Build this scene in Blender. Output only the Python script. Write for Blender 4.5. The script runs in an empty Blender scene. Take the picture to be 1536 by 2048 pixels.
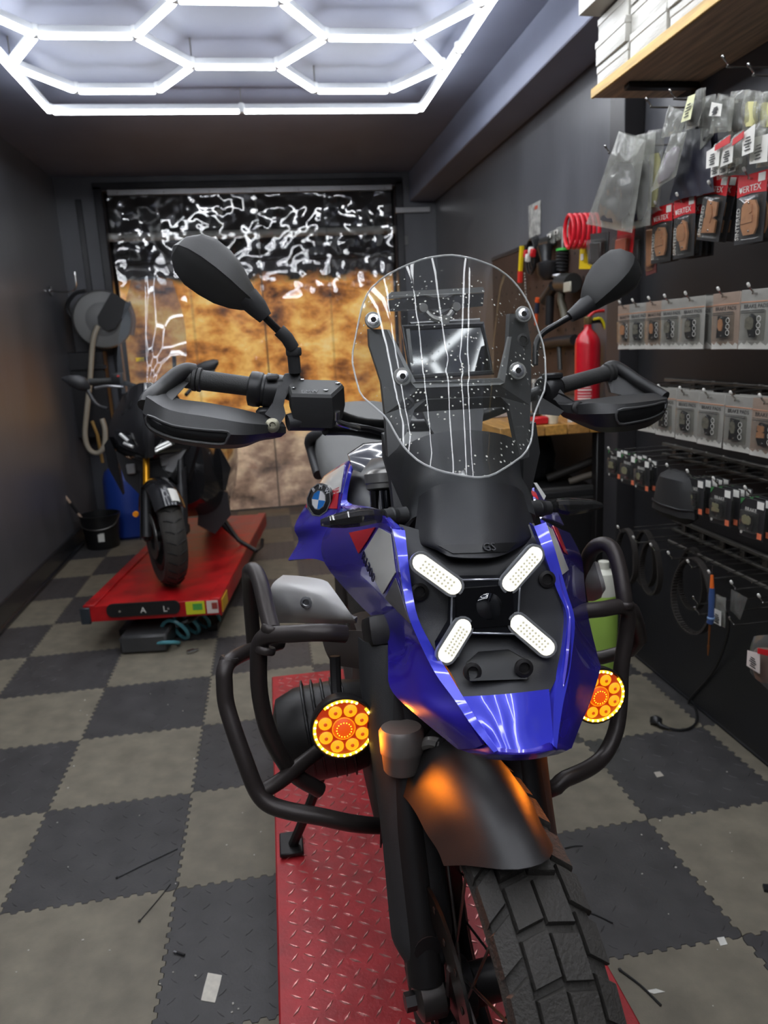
import bpy, bmesh, math, random
from mathutils import Vector, Matrix, noise
from mathutils.geometry import tessellate_polygon
V = Vector
random.seed(7)
SC = bpy.context.scene
COL = SC.collection

# ------------------------------------------------------------------ camera, world, exposure
F_PX, CAM_H = 1490.5, 1.5564
YAW, PITCH, ROLL = .1442, .2227, -.049
_f = V((math.sin(YAW) * math.cos(PITCH), math.cos(YAW) * math.cos(PITCH), -math.sin(PITCH)))
_r0 = V((math.cos(YAW), -math.sin(YAW), 0)); _u0 = _r0.cross(_f)
_r = math.cos(ROLL) * _r0 + math.sin(ROLL) * _u0
_u = -math.sin(ROLL) * _r0 + math.cos(ROLL) * _u0
cam_data = bpy.data.cameras.new('camera'); cam = bpy.data.objects.new('camera', cam_data); COL.objects.link(cam)
cam_data.sensor_fit = 'HORIZONTAL'; cam_data.sensor_width = 36.0; cam_data.lens = F_PX / 1536 * 36
cam_data.clip_start = .02
cam_data.dof.use_dof = True; cam_data.dof.focus_distance = 1.12; cam_data.dof.aperture_fstop = 9.0
m3 = Matrix((( _r.x, _u.x, -_f.x), (_r.y, _u.y, -_f.y), (_r.z, _u.z, -_f.z)))
cam.matrix_world = Matrix.Translation((0, 0, CAM_H)) @ m3.to_4x4()
SC.camera = cam
w = bpy.data.worlds.new('world'); SC.world = w; w.use_nodes = True
w.node_tree.nodes['Background'].inputs[0].default_value = (.02, .022, .028, 1)
SC.view_settings.view_transform = 'Standard'; SC.view_settings.look = 'None'
SC.view_settings.exposure = 0.48; SC.view_settings.gamma = 1.0
SC.view_settings.use_curve_mapping = False
SC.cycles.adaptive_threshold = .025; SC.cycles.max_bounces = 7; SC.cycles.diffuse_bounces = 4; SC.cycles.glossy_bounces = 3; SC.cycles.transmission_bounces = 4; SC.cycles.transparent_max_bounces = 14
TUBE_LIGHT = 15.0          # radiance of the ceiling tubes
TUBE_COLOR = (.93, .96, 1.0)

# where a direction seen in the photograph meets a real plane of the room (metres)
CAMP = V((0, 0, CAM_H))
def ray(u, v): return _r * ((u - 768) / F_PX) + _u * ((1024 - v) / F_PX) + _f
def at(u, v, Y): d = ray(u, v); return CAMP + d * (Y / d.y)
def atX(u, v, X): d = ray(u, v); return CAMP + d * (X / d.x)
def pix(p):
    d = p - CAMP; return 768 + F_PX * d.dot(_r) / d.dot(_f), 1024 - F_PX * d.dot(_u) / d.dot(_f)
def atZ(u, v, z): d = ray(u, v); return CAMP + d * ((z - CAM_H) / d.z)

# ------------------------------------------------------------------ materials
def lin(c):
    return tuple(((x / 255) / 12.92 if x / 255 <= .04045 else ((x / 255 + .055) / 1.055) ** 2.4) for x in c) + (1,)
MATS = {}
def mat(name, col, rough=.5, metal=0., var=0., vscale=6., bump=0., bscale=60., coat=0., emit=None, estr=0., spec=.5, trans=0., stretch=None):
    if name in MATS: return MATS[name]
    m = bpy.data.materials.new(name); m.use_nodes = True; nt = m.node_tree; N = nt.nodes; L = nt.links
    b = N['Principled BSDF']
    b.inputs['Base Color'].default_value = lin(col); b.inputs['Roughness'].default_value = rough
    b.inputs['Metallic'].default_value = metal; b.inputs['Coat Weight'].default_value = coat
    b.inputs['Coat Roughness'].default_value = .04
    b.inputs['Specular IOR Level'].default_value = spec; b.inputs['Transmission Weight'].default_value = trans
    if emit: b.inputs['Emission Color'].default_value = tuple(emit) + (1,); b.inputs['Emission Strength'].default_value = estr
    if var or bump:
        tc = N.new('ShaderNodeTexCoord'); src = tc.outputs['Object']
        if stretch:
            mp = N.new('ShaderNodeMapping'); mp.inputs['Scale'].default_value = stretch; L.new(src, mp.inputs[0]); src = mp.outputs[0]
    if var:
        n = N.new('ShaderNodeTexNoise'); n.inputs['Scale'].default_value = vscale; n.inputs['Detail'].default_value = 6
        L.new(src, n.inputs['Vector'])
        r = N.new('ShaderNodeMapRange'); r.inputs[1].default_value = .3; r.inputs[2].default_value = .7
        r.inputs[3].default_value = 1 - var; r.inputs[4].default_value = 1 + var
        L.new(n.outputs[0], r.inputs[0])
        mx = N.new('ShaderNodeMix'); mx.data_type = 'RGBA'; mx.blend_type = 'MULTIPLY'; mx.inputs[0].default_value = 1
        mx.inputs[6].default_value = lin(col); L.new(r.outputs[0], mx.inputs[7]); L.new(mx.outputs[2], b.inputs['Base Color'])
        r2 = N.new('ShaderNodeMapRange'); r2.inputs[3].default_value = max(.02, rough - .12 * min(1, var * 3)); r2.inputs[4].default_value = min(1, rough + .12 * min(1, var * 3))
        L.new(n.outputs[0], r2.inputs[0]); L.new(r2.outputs[0], b.inputs['Roughness'])
    if bump:
        n = N.new('ShaderNodeTexNoise'); n.inputs['Scale'].default_value = bscale; n.inputs['Detail'].default_value = 4
        L.new(src, n.inputs['Vector'])
        bp = N.new('ShaderNodeBump'); bp.inputs['Strength'].default_value = bump; bp.inputs['Distance'].default_value = .01
        L.new(n.outputs[0], bp.inputs['Height']); L.new(bp.outputs[0], b.inputs['Normal'])
    MATS[name] = m; return m
def clear(name, tint=(255, 255, 255), haze=.05, hazecol=(220, 220, 215), rough=.03, refl=1., dirt=0., ior=1.45):
    """thin clear plastic: mostly passes light, reflects by Fresnel, a little milky; dirt = share of dried specks"""
    if name in MATS: return MATS[name]
    m = bpy.data.materials.new(name); m.use_nodes = True; nt = m.node_tree; N = nt.nodes; L = nt.links
    for n in list(N):
        if n.type != 'OUTPUT_MATERIAL': N.remove(n)
    out = [n for n in N if n.type == 'OUTPUT_MATERIAL'][0]
    tr = N.new('ShaderNodeBsdfTransparent'); tr.inputs[0].default_value = lin(tint)
    gl = N.new('ShaderNodeBsdfGlossy'); gl.inputs['Roughness'].default_value = rough; gl.inputs[0].default_value = (refl, refl, refl, 1)
    fr = N.new('ShaderNodeFresnel'); ge = N.new('ShaderNodeNewGeometry'); ri = N.new('ShaderNodeMapRange')
    ri.inputs[3].default_value = ior; ri.inputs[4].default_value = 1 / ior      # a thin sheet reflects alike from both faces
    L.new(ge.outputs['Backfacing'], ri.inputs[0]); L.new(ri.outputs[0], fr.inputs[0])
    m1 = N.new('ShaderNodeMixShader'); L.new(fr.outputs[0], m1.inputs[0]); L.new(tr.outputs[0], m1.inputs[1]); L.new(gl.outputs[0], m1.inputs[2])
    df = N.new('ShaderNodeBsdfDiffuse'); df.inputs[0].default_value = lin(hazecol)
    m2 = N.new('ShaderNodeMixShader'); m2.inputs[0].default_value = haze
    L.new(m1.outputs[0], m2.inputs[1]); L.new(df.outputs[0], m2.inputs[2])
    if dirt:
        tc = N.new('ShaderNodeTexCoord')
        n1 = N.new('ShaderNodeTexVoronoi'); n1.inputs['Scale'].default_value = 105; L.new(tc.outputs['Object'], n1.inputs['Vector'])
        n2 = N.new('ShaderNodeTexNoise'); n2.inputs['Scale'].default_value = 11; n2.inputs['Detail'].default_value = 5; L.new(tc.outputs['Object'], n2.inputs['Vector'])
        r1 = N.new('ShaderNodeMapRange'); r1.inputs[1].default_value = .24; r1.inputs[2].default_value = .12; L.new(n1.outputs['Distance'], r1.inputs[0])
        r2 = N.new('ShaderNodeMapRange'); r2.inputs[1].default_value = .46; r2.inputs[2].default_value = .56; L.new(n2.outputs[0], r2.inputs[0])
        mu = N.new('ShaderNodeMath'); mu.operation = 'MULTIPLY'; L.new(r1.outputs[0], mu.inputs[0]); L.new(r2.outputs[0], mu.inputs[1])
        m4 = N.new('ShaderNodeMath'); m4.operation = 'MULTIPLY_ADD'; m4.inputs[1].default_value = dirt; m4.inputs[2].default_value = haze; m4.use_clamp = True
        L.new(mu.outputs[0], m4.inputs[0]); L.new(m4.outputs[0], m2.inputs[0])
    L.new(m2.outputs[0], out.inputs[0]); MATS[name] = m; return m
def emis(name, col, s, base=.6):
    if name in MATS: return MATS[name]
    m = bpy.data.materials.new(name); m.use_nodes = True; N = m.node_tree.nodes
    b = N['Principled BSDF']; b.inputs['Base Color'].default_value = (base, base, base, 1)
    b.inputs['Emission Color'].default_value = tuple(col) + (1,); b.inputs['Emission Strength'].default_value = s
    MATS[name] = m; return m

# ------------------------------------------------------------------ mesh builder
def crom(pts, n, closed=False):
    P = [V(p) for p in pts]; out = []
    k = len(P); segs = k if closed else k - 1
    for i in range(segs):
        p1, p2 = P[i], P[(i + 1) % k]
        p0 = P[(i - 1) % k] if (closed or i > 0) else p1 * 2 - p2
        p3 = P[(i + 2) % k] if (closed or i + 2 < k) else p2 * 2 - p1
        for j in range(n):
            t = j / n
            out.append(.5 * ((2 * p1) + (p2 - p0) * t + (2 * p0 - 5 * p1 + 4 * p2 - p3) * t * t + (3 * p1 - p0 - 3 * p2 + p3) * t ** 3))
    if not closed: out.append(P[-1].copy())
    return out
def lerp(a, b, t): return a + (b - a) * t
class MB:
    def __init__(s): s.bm = bmesh.new()
    def vs(s, pts): return [s.bm.verts.new(p) for p in pts]
    def face(s, vs):
        try: return s.bm.faces.new(vs)
        except ValueError: return None
    def box(s, c, size, rot=None, bevel=0., seg=1):
        M = Matrix.Translation(V(c)) @ (rot.to_4x4() if rot is not None else Matrix.Identity(4)) @ Matrix.Diagonal((*size, 1))
        r = bmesh.ops.create_cube(s.bm, size=1, matrix=M)
        if bevel:
            es = list({e for v in r['verts'] for e in v.link_edges})
            bmesh.ops.bevel(s.bm, geom=es, offset=bevel, segments=seg, affect='EDGES', profile=.6)
        return s
    def tube(s, pts, r, seg=8, smooth=0, closed=False, caps=True, flat=1.):
        P = crom(pts, smooth, closed) if smooth else [V(p) for p in pts]
        n = len(P)
        if isinstance(r, (list, tuple)):
            R = [r[min(len(r) - 1, int(i / max(1, n - 1) * (len(r) - 1)))] + (r[min(len(r) - 1, int(i / max(1, n - 1) * (len(r) - 1)) + 1)] - r[min(len(r) - 1, int(i / max(1, n - 1) * (len(r) - 1)))]) * ((i / max(1, n - 1) * (len(r) - 1)) % 1) for i in range(n)]
        else: R = [r] * n
        T = []
        for i in range(n):
            a = P[(i - 1) % n] if (closed or i > 0) else P[i]; b = P[(i + 1) % n] if (closed or i < n - 1) else P[i]
            d = b - a; T.append(d.normalized() if d.length > 1e-9 else V((0, 0, 1)))
        up = V((0, 0, 1)) if abs(T[0].z) < .9 else V((1, 0, 0))
        nrm = (up - T[0] * up.dot(T[0])).normalized(); rings = []
        for i in range(n):
            nrm = (nrm - T[i] * nrm.dot(T[i])).normalized(); bi = T[i].cross(nrm)
            rings.append(s.vs([P[i] + nrm * (R[i] * flat * math.cos(2 * math.pi * k / seg)) + bi * (R[i] * math.sin(2 * math.pi * k / seg)) for k in range(seg)]))
        s._skin(rings, closed, caps); return s
    def _skin(s, rings, closed=False, caps=True):
        n = len(rings); k = len(rings[0])
        for i in range(n if closed else n - 1):
            a, b = rings[i], rings[(i + 1) % n]
            for j in range(k): s.face([a[j], a[(j + 1) % k], b[(j + 1) % k], b[j]])
        if caps and not closed: s.face(rings[0][::-1]); s.face(rings[-1])
    def loft(s, rings, caps=True, closed=False): s._skin([s.vs(r) for r in rings], closed, caps); return s
    def lathe(s, prof, o, ax=(0, 0, 1), seg=24, arc=None, caps=True):
        ax = V(ax).normalized(); x = ax.orthogonal().normalized(); y = ax.cross(x); o = V(o)
        rings = [[o + ax * h + (x * math.cos(2 * math.pi * k / seg) + y * math.sin(2 * math.pi * k / seg)) * max(r, 1e-5) for k in range(seg)] for r, h in prof]
        return s.loft(rings, caps)
    def cyl(s, a, b, r, r2=None, seg=16, bev=0):
        a, b = V(a), V(b); L = (b - a).length; r2 = r if r2 is None else r2
        pr = [(r, 0), (r2, L)] if not bev else [(r - bev, 0), (r, bev), (r2, L - bev), (r2 - bev, L)]
        return s.lathe(pr, a, b - a, seg)
    def prism(s, pts, ext, tri=True):
        ext = V(ext); a = s.vs([V(p) for p in pts]); b = s.vs([V(p) + ext for p in pts]); n = len(a)
        for i in range(n): s.face([a[i], b[i], b[(i + 1) % n], a[(i + 1) % n]])
        if tri:
            for t in tessellate_polygon([[V(p) for p in pts]]):
                s.face([a[k] for k in t]); s.face([b[k] for k in t[::-1]])
        else: s.face(a); s.face(b[::-1])
        return s
    def grid(s, rows, nu=1, nv=1):
        R = [crom(r, nu) if nu > 1 else [V(p) for p in r] for r in rows]
        if nv > 1:
            cols = [crom([r[j] for r in R], nv) for j in range(len(R[0]))]
            R = [[c[i] for c in cols] for i in range(len(cols[0]))]
        g = [s.vs(r) for r in R]
        for i in range(len(g) - 1):
            for j in range(len(g[0]) - 1): s.face([g[i][j], g[i][j + 1], g[i + 1][j + 1], g[i + 1][j]])
        return s
    def shell(s, rows, t, nu=4, nv=4):
        """curved panel of real thickness t: front surface from the control rows, back offset along its normals"""
        R = [crom(r, nu) if nu > 1 else [V(p) for p in r] for r in rows]
        if nv > 1:
            cols = [crom([r[j] for r in R], nv) for j in range(len(R[0]))]
            R = [[c[i] for c in cols] for i in range(len(cols[0]))]
        a, b = len(R), len(R[0])
        def nr(i, j):
            du = R[i][min(j + 1, b - 1)] - R[i][max(j - 1, 0)]; dv = R[min(i + 1, a - 1)][j] - R[max(i - 1, 0)][j]
            n = du.cross(dv); return n.normalized() if n.length > 1e-12 else V((0, -1, 0))
        Nn = [[nr(i, j) for j in range(b)] for i in range(a)]
        sg = 1 if sum(Nn[i][j].y for i in range(a) for j in range(b)) > 0 else -1
        fr = [s.vs(r) for r in R]; bk = [s.vs([R[i][j] + Nn[i][j] * (sg * t) for j in range(b)]) for i in range(a)]
        for i in range(a - 1):
            for j in range(b - 1):
                s.face([fr[i][j], fr[i][j + 1], fr[i + 1][j + 1], fr[i + 1][j]]); s.face([bk[i][j], bk[i + 1][j], bk[i + 1][j + 1], bk[i][j + 1]])
        for j in range(b - 1):
            s.face([fr[0][j], bk[0][j], bk[0][j + 1], fr[0][j + 1]]); s.face([fr[-1][j], fr[-1][j + 1], bk[-1][j + 1], bk[-1][j]])
        for i in range(a - 1):
            s.face([fr[i][0], fr[i + 1][0], bk[i + 1][0], bk[i][0]]); s.face([fr[i][-1], bk[i][-1], bk[i + 1][-1], fr[i + 1][-1]])
        return s
    def mesh(s, name, m, org=None, sharp=40, smooth=True):
        bmesh.ops.recalc_face_normals(s.bm, faces=s.bm.faces)
        me = bpy.data.meshes.new(name)
        if org is not None: bmesh.ops.translate(s.bm, verts=s.bm.verts, vec=-V(org))
        s.bm.to_mesh(me); s.bm.free()
        if m: me.materials.append(m)
        if smooth and len(me.polygons):
            me.polygons.foreach_set('use_smooth', [True] * len(me.polygons)); me.set_sharp_from_angle(angle=math.radians(sharp))
        return me
    def build(s, name, m, parent=None, sharp=40, smooth=True):
        org = None
        if parent is not None:
            p = parent
            while p.parent: p = p.parent
            org = p.location
        return link(name, s.mesh(name, m, org, sharp, smooth), parent)
def link(name, me, parent=None):
    o = bpy.data.objects.new(name, me); COL.objects.link(o)
    if parent is not None: o.parent = parent
    return o
def tag(o, label, cat, group=None, kind=None):
    o['label'] = label; o['category'] = cat
    if group: o['group'] = group
    if kind: o['kind'] = kind
    return o
def thing(name, label, cat, loc=(0, 0, 0), group=None):
    o = bpy.data.objects.new(name, None); COL.objects.link(o); o.location = loc; o.empty_display_size = .05
    return tag(o, label, cat, group)
def struct(name, mb, m, parent=None, **k):
    o = mb.build(name, m, parent, **k); o['kind'] = 'structure'; return o
def solo(name, mb, m, label, cat, base, group=None, **k):
    """a thing that is one mesh, origin at its base"""
    o = link(name, mb.mesh(name, m, V(base), **k)); o.location = base; return tag(o, label, cat, group)
def copy_tree(o, loc=None, rot=None, label=None):
    c = o.copy(); COL.objects.link(c)
    if loc is not None: c.location = loc
    if rot is not None: c.rotation_euler = rot
    if label: c['label'] = label
    for ch in list(o.children):
        d = ch.copy(); COL.objects.link(d); d.parent = c
        for g in list(ch.children):
            e = g.copy(); COL.objects.link(e); e.parent = d
    return c
def text_mb(txt, o, xdir, ydir, size, ext=.0006, align='CENTER'):
    """flat lettering: o = anchor, xdir/ydir = reading and upward directions"""
    cu = bpy.data.curves.new('lettering', 'FONT'); cu.body = txt; cu.size = size; cu.extrude = ext; cu.align_x = align; cu.align_y = 'CENTER'; cu.resolution_u = 2
    ob = bpy.data.objects.new('lettering_tmp', cu); COL.objects.link(ob)
    me = bpy.data.meshes.new_from_object(ob)
    bpy.data.objects.remove(ob); bpy.data.curves.remove(cu)
    x = V(xdir).normalized(); y = V(ydir); y = (y - x * y.dot(x)).normalized(); z = x.cross(y)
    M = Matrix(((x.x, y.x, z.x, o[0]), (x.y, y.y, z.y, o[1]), (x.z, y.z, z.z, o[2]), (0, 0, 0, 1)))
    me.transform(M); b = MB(); b.bm.from_mesh(me); bpy.data.meshes.remove(me); return b
def rz(a): return Matrix.Rotation(a, 3, 'Z')
def rx(a): return Matrix.Rotation(a, 3, 'X')
def ry(a): return Matrix.Rotation(a, 3, 'Y')
ORD = ['first', 'second', 'third', 'fourth', 'fifth', 'sixth', 'seventh', 'eighth', 'ninth', 'tenth', 'eleventh', 'twelfth']

# shared materials
BLACK = mat('black_plastic', (44, 44, 45), .5, bump=.12, bscale=900)
BLACKM = mat('black_matt_metal', (38, 36, 36), .38, .3)
DARKP = mat('black_satin_plastic', (34, 34, 35), .35)
RUBBER = mat('tyre_rubber', (56, 53, 49), .7, var=.25, vscale=14, bump=.3, bscale=220)
CHROME = mat('steel', (200, 200, 200), .2, 1.)
STEEL = mat('dull_steel', (150, 148, 144), .38, 1., var=.1)
ALU = mat('aluminium', (170, 170, 172), .35, .9, var=.08)
WHITEP = mat('white_plastic', (215, 213, 205), .45)
PAPER = mat('white_paper', (222, 220, 212), .7)
RED = mat('red_paint', (190, 20, 26), .3, coat=.5)
# ------------------------------------------------------------------ the room
XL, XR, YB, ZC, YF = -1.69, 1.675, 7.25, 3.08, -2.3
WALL = mat('charcoal_wall_paint', (86, 87, 92), .34, var=.18, vscale=3.5, bump=.06, bscale=30, stretch=(1, 1, .35))
CEIL = mat('grey_ceiling_paint', (122, 127, 146), .5, var=.1, vscale=2.5, bump=.05, bscale=14)
SLAB = mat('floor_screed', (22, 21, 20), .9, var=.2)
TDARK = mat('dark_floor_tile', (69, 67, 67), .5, var=.22, vscale=9, bump=.1, bscale=160)
TLIGHT = mat('light_floor_tile', (122, 115, 100), .62, var=.2, vscale=11, bump=.14, bscale=240)
TRIM = mat('black_gloss_trim', (40, 41, 45), .25, var=.1)
floor = struct('floor', MB().box(((XL + XR) / 2, (YB + .3 + YF) / 2, -.035), (XR - XL + .1, YB + .3 - YF, .05)), SLAB)
TS, TX, TY = .5, -.8908, 2.003
def tile_mesh(dark, cut):
    n, a, mg = 12, .0052, .012; p = (TS - 2 * mg) / n; w = [(0., 0.)]
    for k in range(n):
        s0 = mg + k * p
        w += [(s0 + p * .06, a), (s0 + p * .03 + p * .5 - p * .1, a), (s0 + p * .5 + p * .06, -a), (s0 + p * .94, -a)]
    w.append((TS, 0.))
    pts = [V((s, o, 0)) for s, o in w] + [V((TS + o, s, 0)) for s, o in w[1:]] + [V((s, TS + o, 0)) for s, o in w[::-1][1:]] + [V((o, s, 0)) for s, o in w[::-1][1:-1]]
    c = V((TS / 2, TS / 2, 0)); pts = [c + (q - c) * .9955 for q in pts]
    b = MB(); b.prism(pts, (0, 0, -.0098))
    if dark:
        for i in range(8):
            for j in range(8):
                x, y = .034 + i * .062, .034 + j * .062
                d = V((1, 1, 0)).normalized() if (i + j) % 2 else V((1, -1, 0)).normalized(); q = V((-d.y, d.x, 0)); o = V((x, y, 0))
                pr = [o - d * .015, o - q * .0028, o + d * .015, o + q * .0028]
                top = [o - d * .011 + V((0, 0, .0013)), o - q * .0013 + V((0, 0, .0013)), o + d * .011 + V((0, 0, .0013)), o + q * .0013 + V((0, 0, .0013))]
                A = b.vs(pr); B = b.vs(top); b.face(B)
                for k in range(4): b.face([A[k], A[(k + 1) % 4], B[(k + 1) % 4], B[k]])
    for co, no in cut:
        g = b.bm.verts[:] + b.bm.edges[:] + b.bm.faces[:]
        r = bmesh.ops.bisect_plane(b.bm, geom=g, plane_co=co, plane_no=no, clear_outer=True)
        ed = [e for e in r['geom_cut'] if isinstance(e, bmesh.types.BMEdge)]
        bmesh.ops.holes_fill(b.bm, edges=[e for e in ed if e.is_boundary], sides=0)
    return b.mesh('floor_tile', TDARK if dark else TLIGHT, None, sharp=30, smooth=False)
tcache = {}
for k in range(-6, 11):
    for i in range(-2, 6):
        x0, y0 = TX + i * TS, TY + k * TS
        if x0 > XR - .02: continue
        cl = x0 < XL; cr = x0 + TS > XR; cb = y0 + TS > YB - .01
        key = ((i + k) % 2 == 0, cl, cr, cb)
        if key not in tcache:
            cut = []
            if cl: cut.append(((XL + .012 - x0, 0, 0), (-1, 0, 0)))
            if cr: cut.append(((XR - .006 - x0, 0, 0), (1, 0, 0)))
            if cb: cut.append(((0, YB + .12 - y0, 0), (0, 1, 0)))
            tcache[key] = tile_mesh(key[0], cut)
        o = link('tile', tcache[key], floor); o.location = (x0, y0, 0)
struct('wall_left', MB().box((XL - .05, (YB + YF) / 2 + .1, ZC / 2), (.1, YB - YF + .5, ZC)), WALL)
struct('wall_right', MB().box((XR + .05, (YB + YF) / 2 + .1, ZC / 2), (.1, YB - YF + .5, ZC)), WALL)
struct('wall_front', MB().box(((XL + XR) / 2, YF - .05, ZC / 2), (XR - XL, .1, ZC)), WALL)
struct('ceiling', MB().box(((XL + XR) / 2, (YB + YF) / 2 + .1, ZC + .05), (XR - XL + .2, YB - YF + .5, .1)), CEIL)
OL, OR_, OT = -1.30, 1.30, 2.965
wb = MB()
wb.box(((XL + OL) / 2, YB + .05, ZC / 2), (OL - XL, .1, ZC)); wb.box(((XR + OR_) / 2, YB + .05, ZC / 2), (XR - OR_, .1, ZC)); wb.box(((OL + OR_) / 2, YB + .05, (ZC + OT) / 2), (OR_ - OL, .1, ZC - OT))
struct('wall_back', wb, WALL)
struct('wall_recess', MB().box((0, YB + .42, 1.5), (2.9, .06, 3.2)), mat('recess_black', (20, 20, 22), .8))
for nm, c, s in (('trim_1', (OL - .03, YB - .012, 1.5), (.07, .03, 3.0)), ('trim_2', (OR_ + .035, YB - .012, 1.5), (.07, .03, 3.0)), ('trim_3', (0, YB - .012, OT + .035), (OR_ - OL + .14, .03, .06))):
    struct(nm, MB().box(c, s, bevel=.006), TRIM)
struct('trim_4', MB().box((-1.5, YB - .008, 1.45), (.05, .018, 2.9), bevel=.004), TRIM)
struct('baseboard_left', MB().box((XL + .012, (YB + YF) / 2, .075), (.022, YB - YF, .15), bevel=.005).box((XL + .02, (YB + YF) / 2, .012), (.038, YB - YF, .024), bevel=.004), TRIM)
struct('ceiling_beam', MB().box(((1.435 + XR) / 2, (YB + YF) / 2, (2.82 + ZC) / 2), (XR - 1.435, YB - YF, ZC - 2.82), bevel=.006), CEIL)
struct('pillar', MB().box(((1.58 + XR) / 2, 3.31, 1.41), (XR - 1.58, .14, 2.82), bevel=.004), mat('pillar_paint', (52, 51, 53), .4, var=.15))
struct('wall_shade_board', MB().box((XR - .006, 1.5, 1.13), (.012, 3.45, 2.22), bevel=.002), mat('wall_shade_black', (34, 34, 36), .5, var=.15, vscale=3))  # added near-black sheet standing in for the shade on the right wall paint

# curtain, its rail and the printed banner behind it
PVC = clear('clear_pvc', (238, 240, 240), .018, (190, 195, 195), .03, 1., ior=2.0)
ct = thing('pvc_curtain', 'clear wrinkled plastic curtain hanging over the doorway at the back', 'curtain', (0, YB - .07, .02))
xs = [-1.235, -.62, .02, .64, 1.235]
for si in range(4):
    b = MB(); nx, nz = 44, 170; rows = []
    for j in range(nz + 1):
        z = .03 + (2.905 - .03) * j / nz; row = []
        for i in range(nx + 1):
            fx = i / nx; x = lerp(xs[si] - .012, xs[si + 1] + .012, fx)
            x += .035 * (1 - z / 2.9) * (1 if si == 0 else 0) * (1 - fx)
            hz = min(1, max(.12, (z - 1.95) / .4))
            y = .016 * noise.noise((x * 2.6, z * .9, si * 3.1)) + hz * (.026 * noise.noise((x * 5.2, z * 4.2, 1.7 + si)) + .010 * noise.noise((x * 14, z * 12, 9 + si)) + .002 * noise.noise((x * 38, z * 34, 4)))
            row.append(V((x, YB - .075 - .012 * (si % 2) + y, z)))
        rows.append(row)
    b.grid(rows); b.build('sheet', PVC, ct, sharp=180)
    if si != 2: continue
    hem = MB(); hem.tube([V((xs[si], YB - .085, .05)), V((xs[si], YB - .08, 1.4)), V((xs[si], YB - .082, 2.9))], .004, 6, smooth=3); hem.build('seam', mat('pvc_seam', (70, 66, 60), .3), ct)
rl = thing('curtain_rail', 'long aluminium rail holding the plastic curtain', 'rail', (0, YB - .06, 2.93))
MB().box((.012, YB - .075, 2.935), (2.50, .03, .048), bevel=.004).build('rail_bar', ALU, rl)
for i in range(7): MB().cyl((-1.15 + i * .39, YB - .088, 2.928), (-1.15 + i * .39, YB - .096, 2.928), .009, seg=10).build('clip', STEEL, rl)
def banner_mat():
    m = bpy.data.materials.new('dust_cloud_print'); m.use_nodes = True; nt = m.node_tree; N = nt.nodes; L = nt.links; b = N['Principled BSDF']
    tc = N.new('ShaderNodeTexCoord'); mp = N.new('ShaderNodeMapping'); mp.inputs['Scale'].default_value = (1.1, 1, 1.7); L.new(tc.outputs['Object'], mp.inputs[0])
    n = N.new('ShaderNodeTexNoise'); n.inputs['Scale'].default_value = 2.1; n.inputs['Detail'].default_value = 7; n.inputs['Roughness'].default_value = .6; n.inputs['Distortion'].default_value = .12; L.new(mp.outputs[0], n.inputs['Vector'])
    cr = N.new('ShaderNodeValToRGB'); e = cr.color_ramp.elements
    e[0].position = .33; e[0].color = lin((52, 30, 16)); e[1].position = .72; e[1].color = lin((255, 236, 176))
    for p, c in ((.40, (140, 84, 40)), (.48, (216, 142, 66)), (.58, (250, 198, 108))): x = e.new(p); x.color = lin(c)
    L.new(n.outputs[0], cr.inputs[0])
    cr2 = N.new('ShaderNodeValToRGB'); e = cr2.color_ramp.elements
    e[0].position = .35; e[0].color = lin((52, 40, 36)); e[1].position = .68; e[1].color = lin((228, 200, 168))
    x = e.new(.5); x.color = lin((150, 122, 104)); L.new(n.outputs[0], cr2.inputs[0])
    sp = N.new('ShaderNodeSeparateXYZ'); L.new(tc.outputs['Object'], sp.inputs[0])
    ad = N.new('ShaderNodeMath'); ad.operation = 'MULTIPLY_ADD'; ad.inputs[1].default_value = .55; L.new(n.outputs[0], ad.inputs[0]); L.new(sp.outputs[2], ad.inputs[2])
    r = N.new('ShaderNodeMapRange'); r.inputs[1].default_value = 1.3; r.inputs[2].default_value = 1.0; L.new(ad.outputs[0], r.inputs[0])
    mx = N.new('ShaderNodeMix'); mx.data_type = 'RGBA'; L.new(r.outputs[0], mx.inputs[0]); L.new(cr.outputs[0], mx.inputs[6]); L.new(cr2.outputs[0], mx.inputs[7])
    r2 = N.new('ShaderNodeMapRange'); r2.inputs[1].default_value = 2.42; r2.inputs[2].default_value = 2.52; L.new(ad.outputs[0], r2.inputs[0])
    mx2 = N.new('ShaderNodeMix'); mx2.data_type = 'RGBA'; L.new(r2.outputs[0], mx2.inputs[0]); L.new(mx.outputs[2], mx2.inputs[6]); mx2.inputs[7].default_value = lin((26, 25, 27))
    L.new(mx2.outputs[2], b.inputs['Base Color']); b.inputs['Roughness'].default_value = .6
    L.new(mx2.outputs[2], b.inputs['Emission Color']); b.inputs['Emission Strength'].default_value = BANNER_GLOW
    return m
BANNER_GLOW = .5           # emission added to the print to brighten it, no lamp behind
bn = thing('printed_banner', 'orange dust-cloud print with added glow filling the doorway behind the plastic curtain', 'banner', (0, YB + .2, 0))
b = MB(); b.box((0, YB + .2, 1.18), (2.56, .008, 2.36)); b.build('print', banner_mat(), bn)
MB().cyl((-1.3, YB + .19, 2.375), (1.3, YB + .19, 2.375), .016, seg=10).build('rod', BLACKM, bn)
sp_ = thing('overhead_pipe', 'pale horizontal pipe behind the top of the plastic curtain', 'pipe', (0, YB + .14, 2.58))
MB().cyl((-1.34, YB + .14, 2.60), (1.34, YB + .14, 2.60), .036, seg=14).build('pipe_run', mat('pale_pipe', (170, 170, 165), .4), sp_)
for x in (-1.2, 0, 1.2): MB().lathe([(.036, 0), (.045, .002), (.045, .03), (.036, .032)], (x, YB + .14, 2.6), (1, 0, 0), 14).build('pipe_clip', STEEL, sp_)

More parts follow.
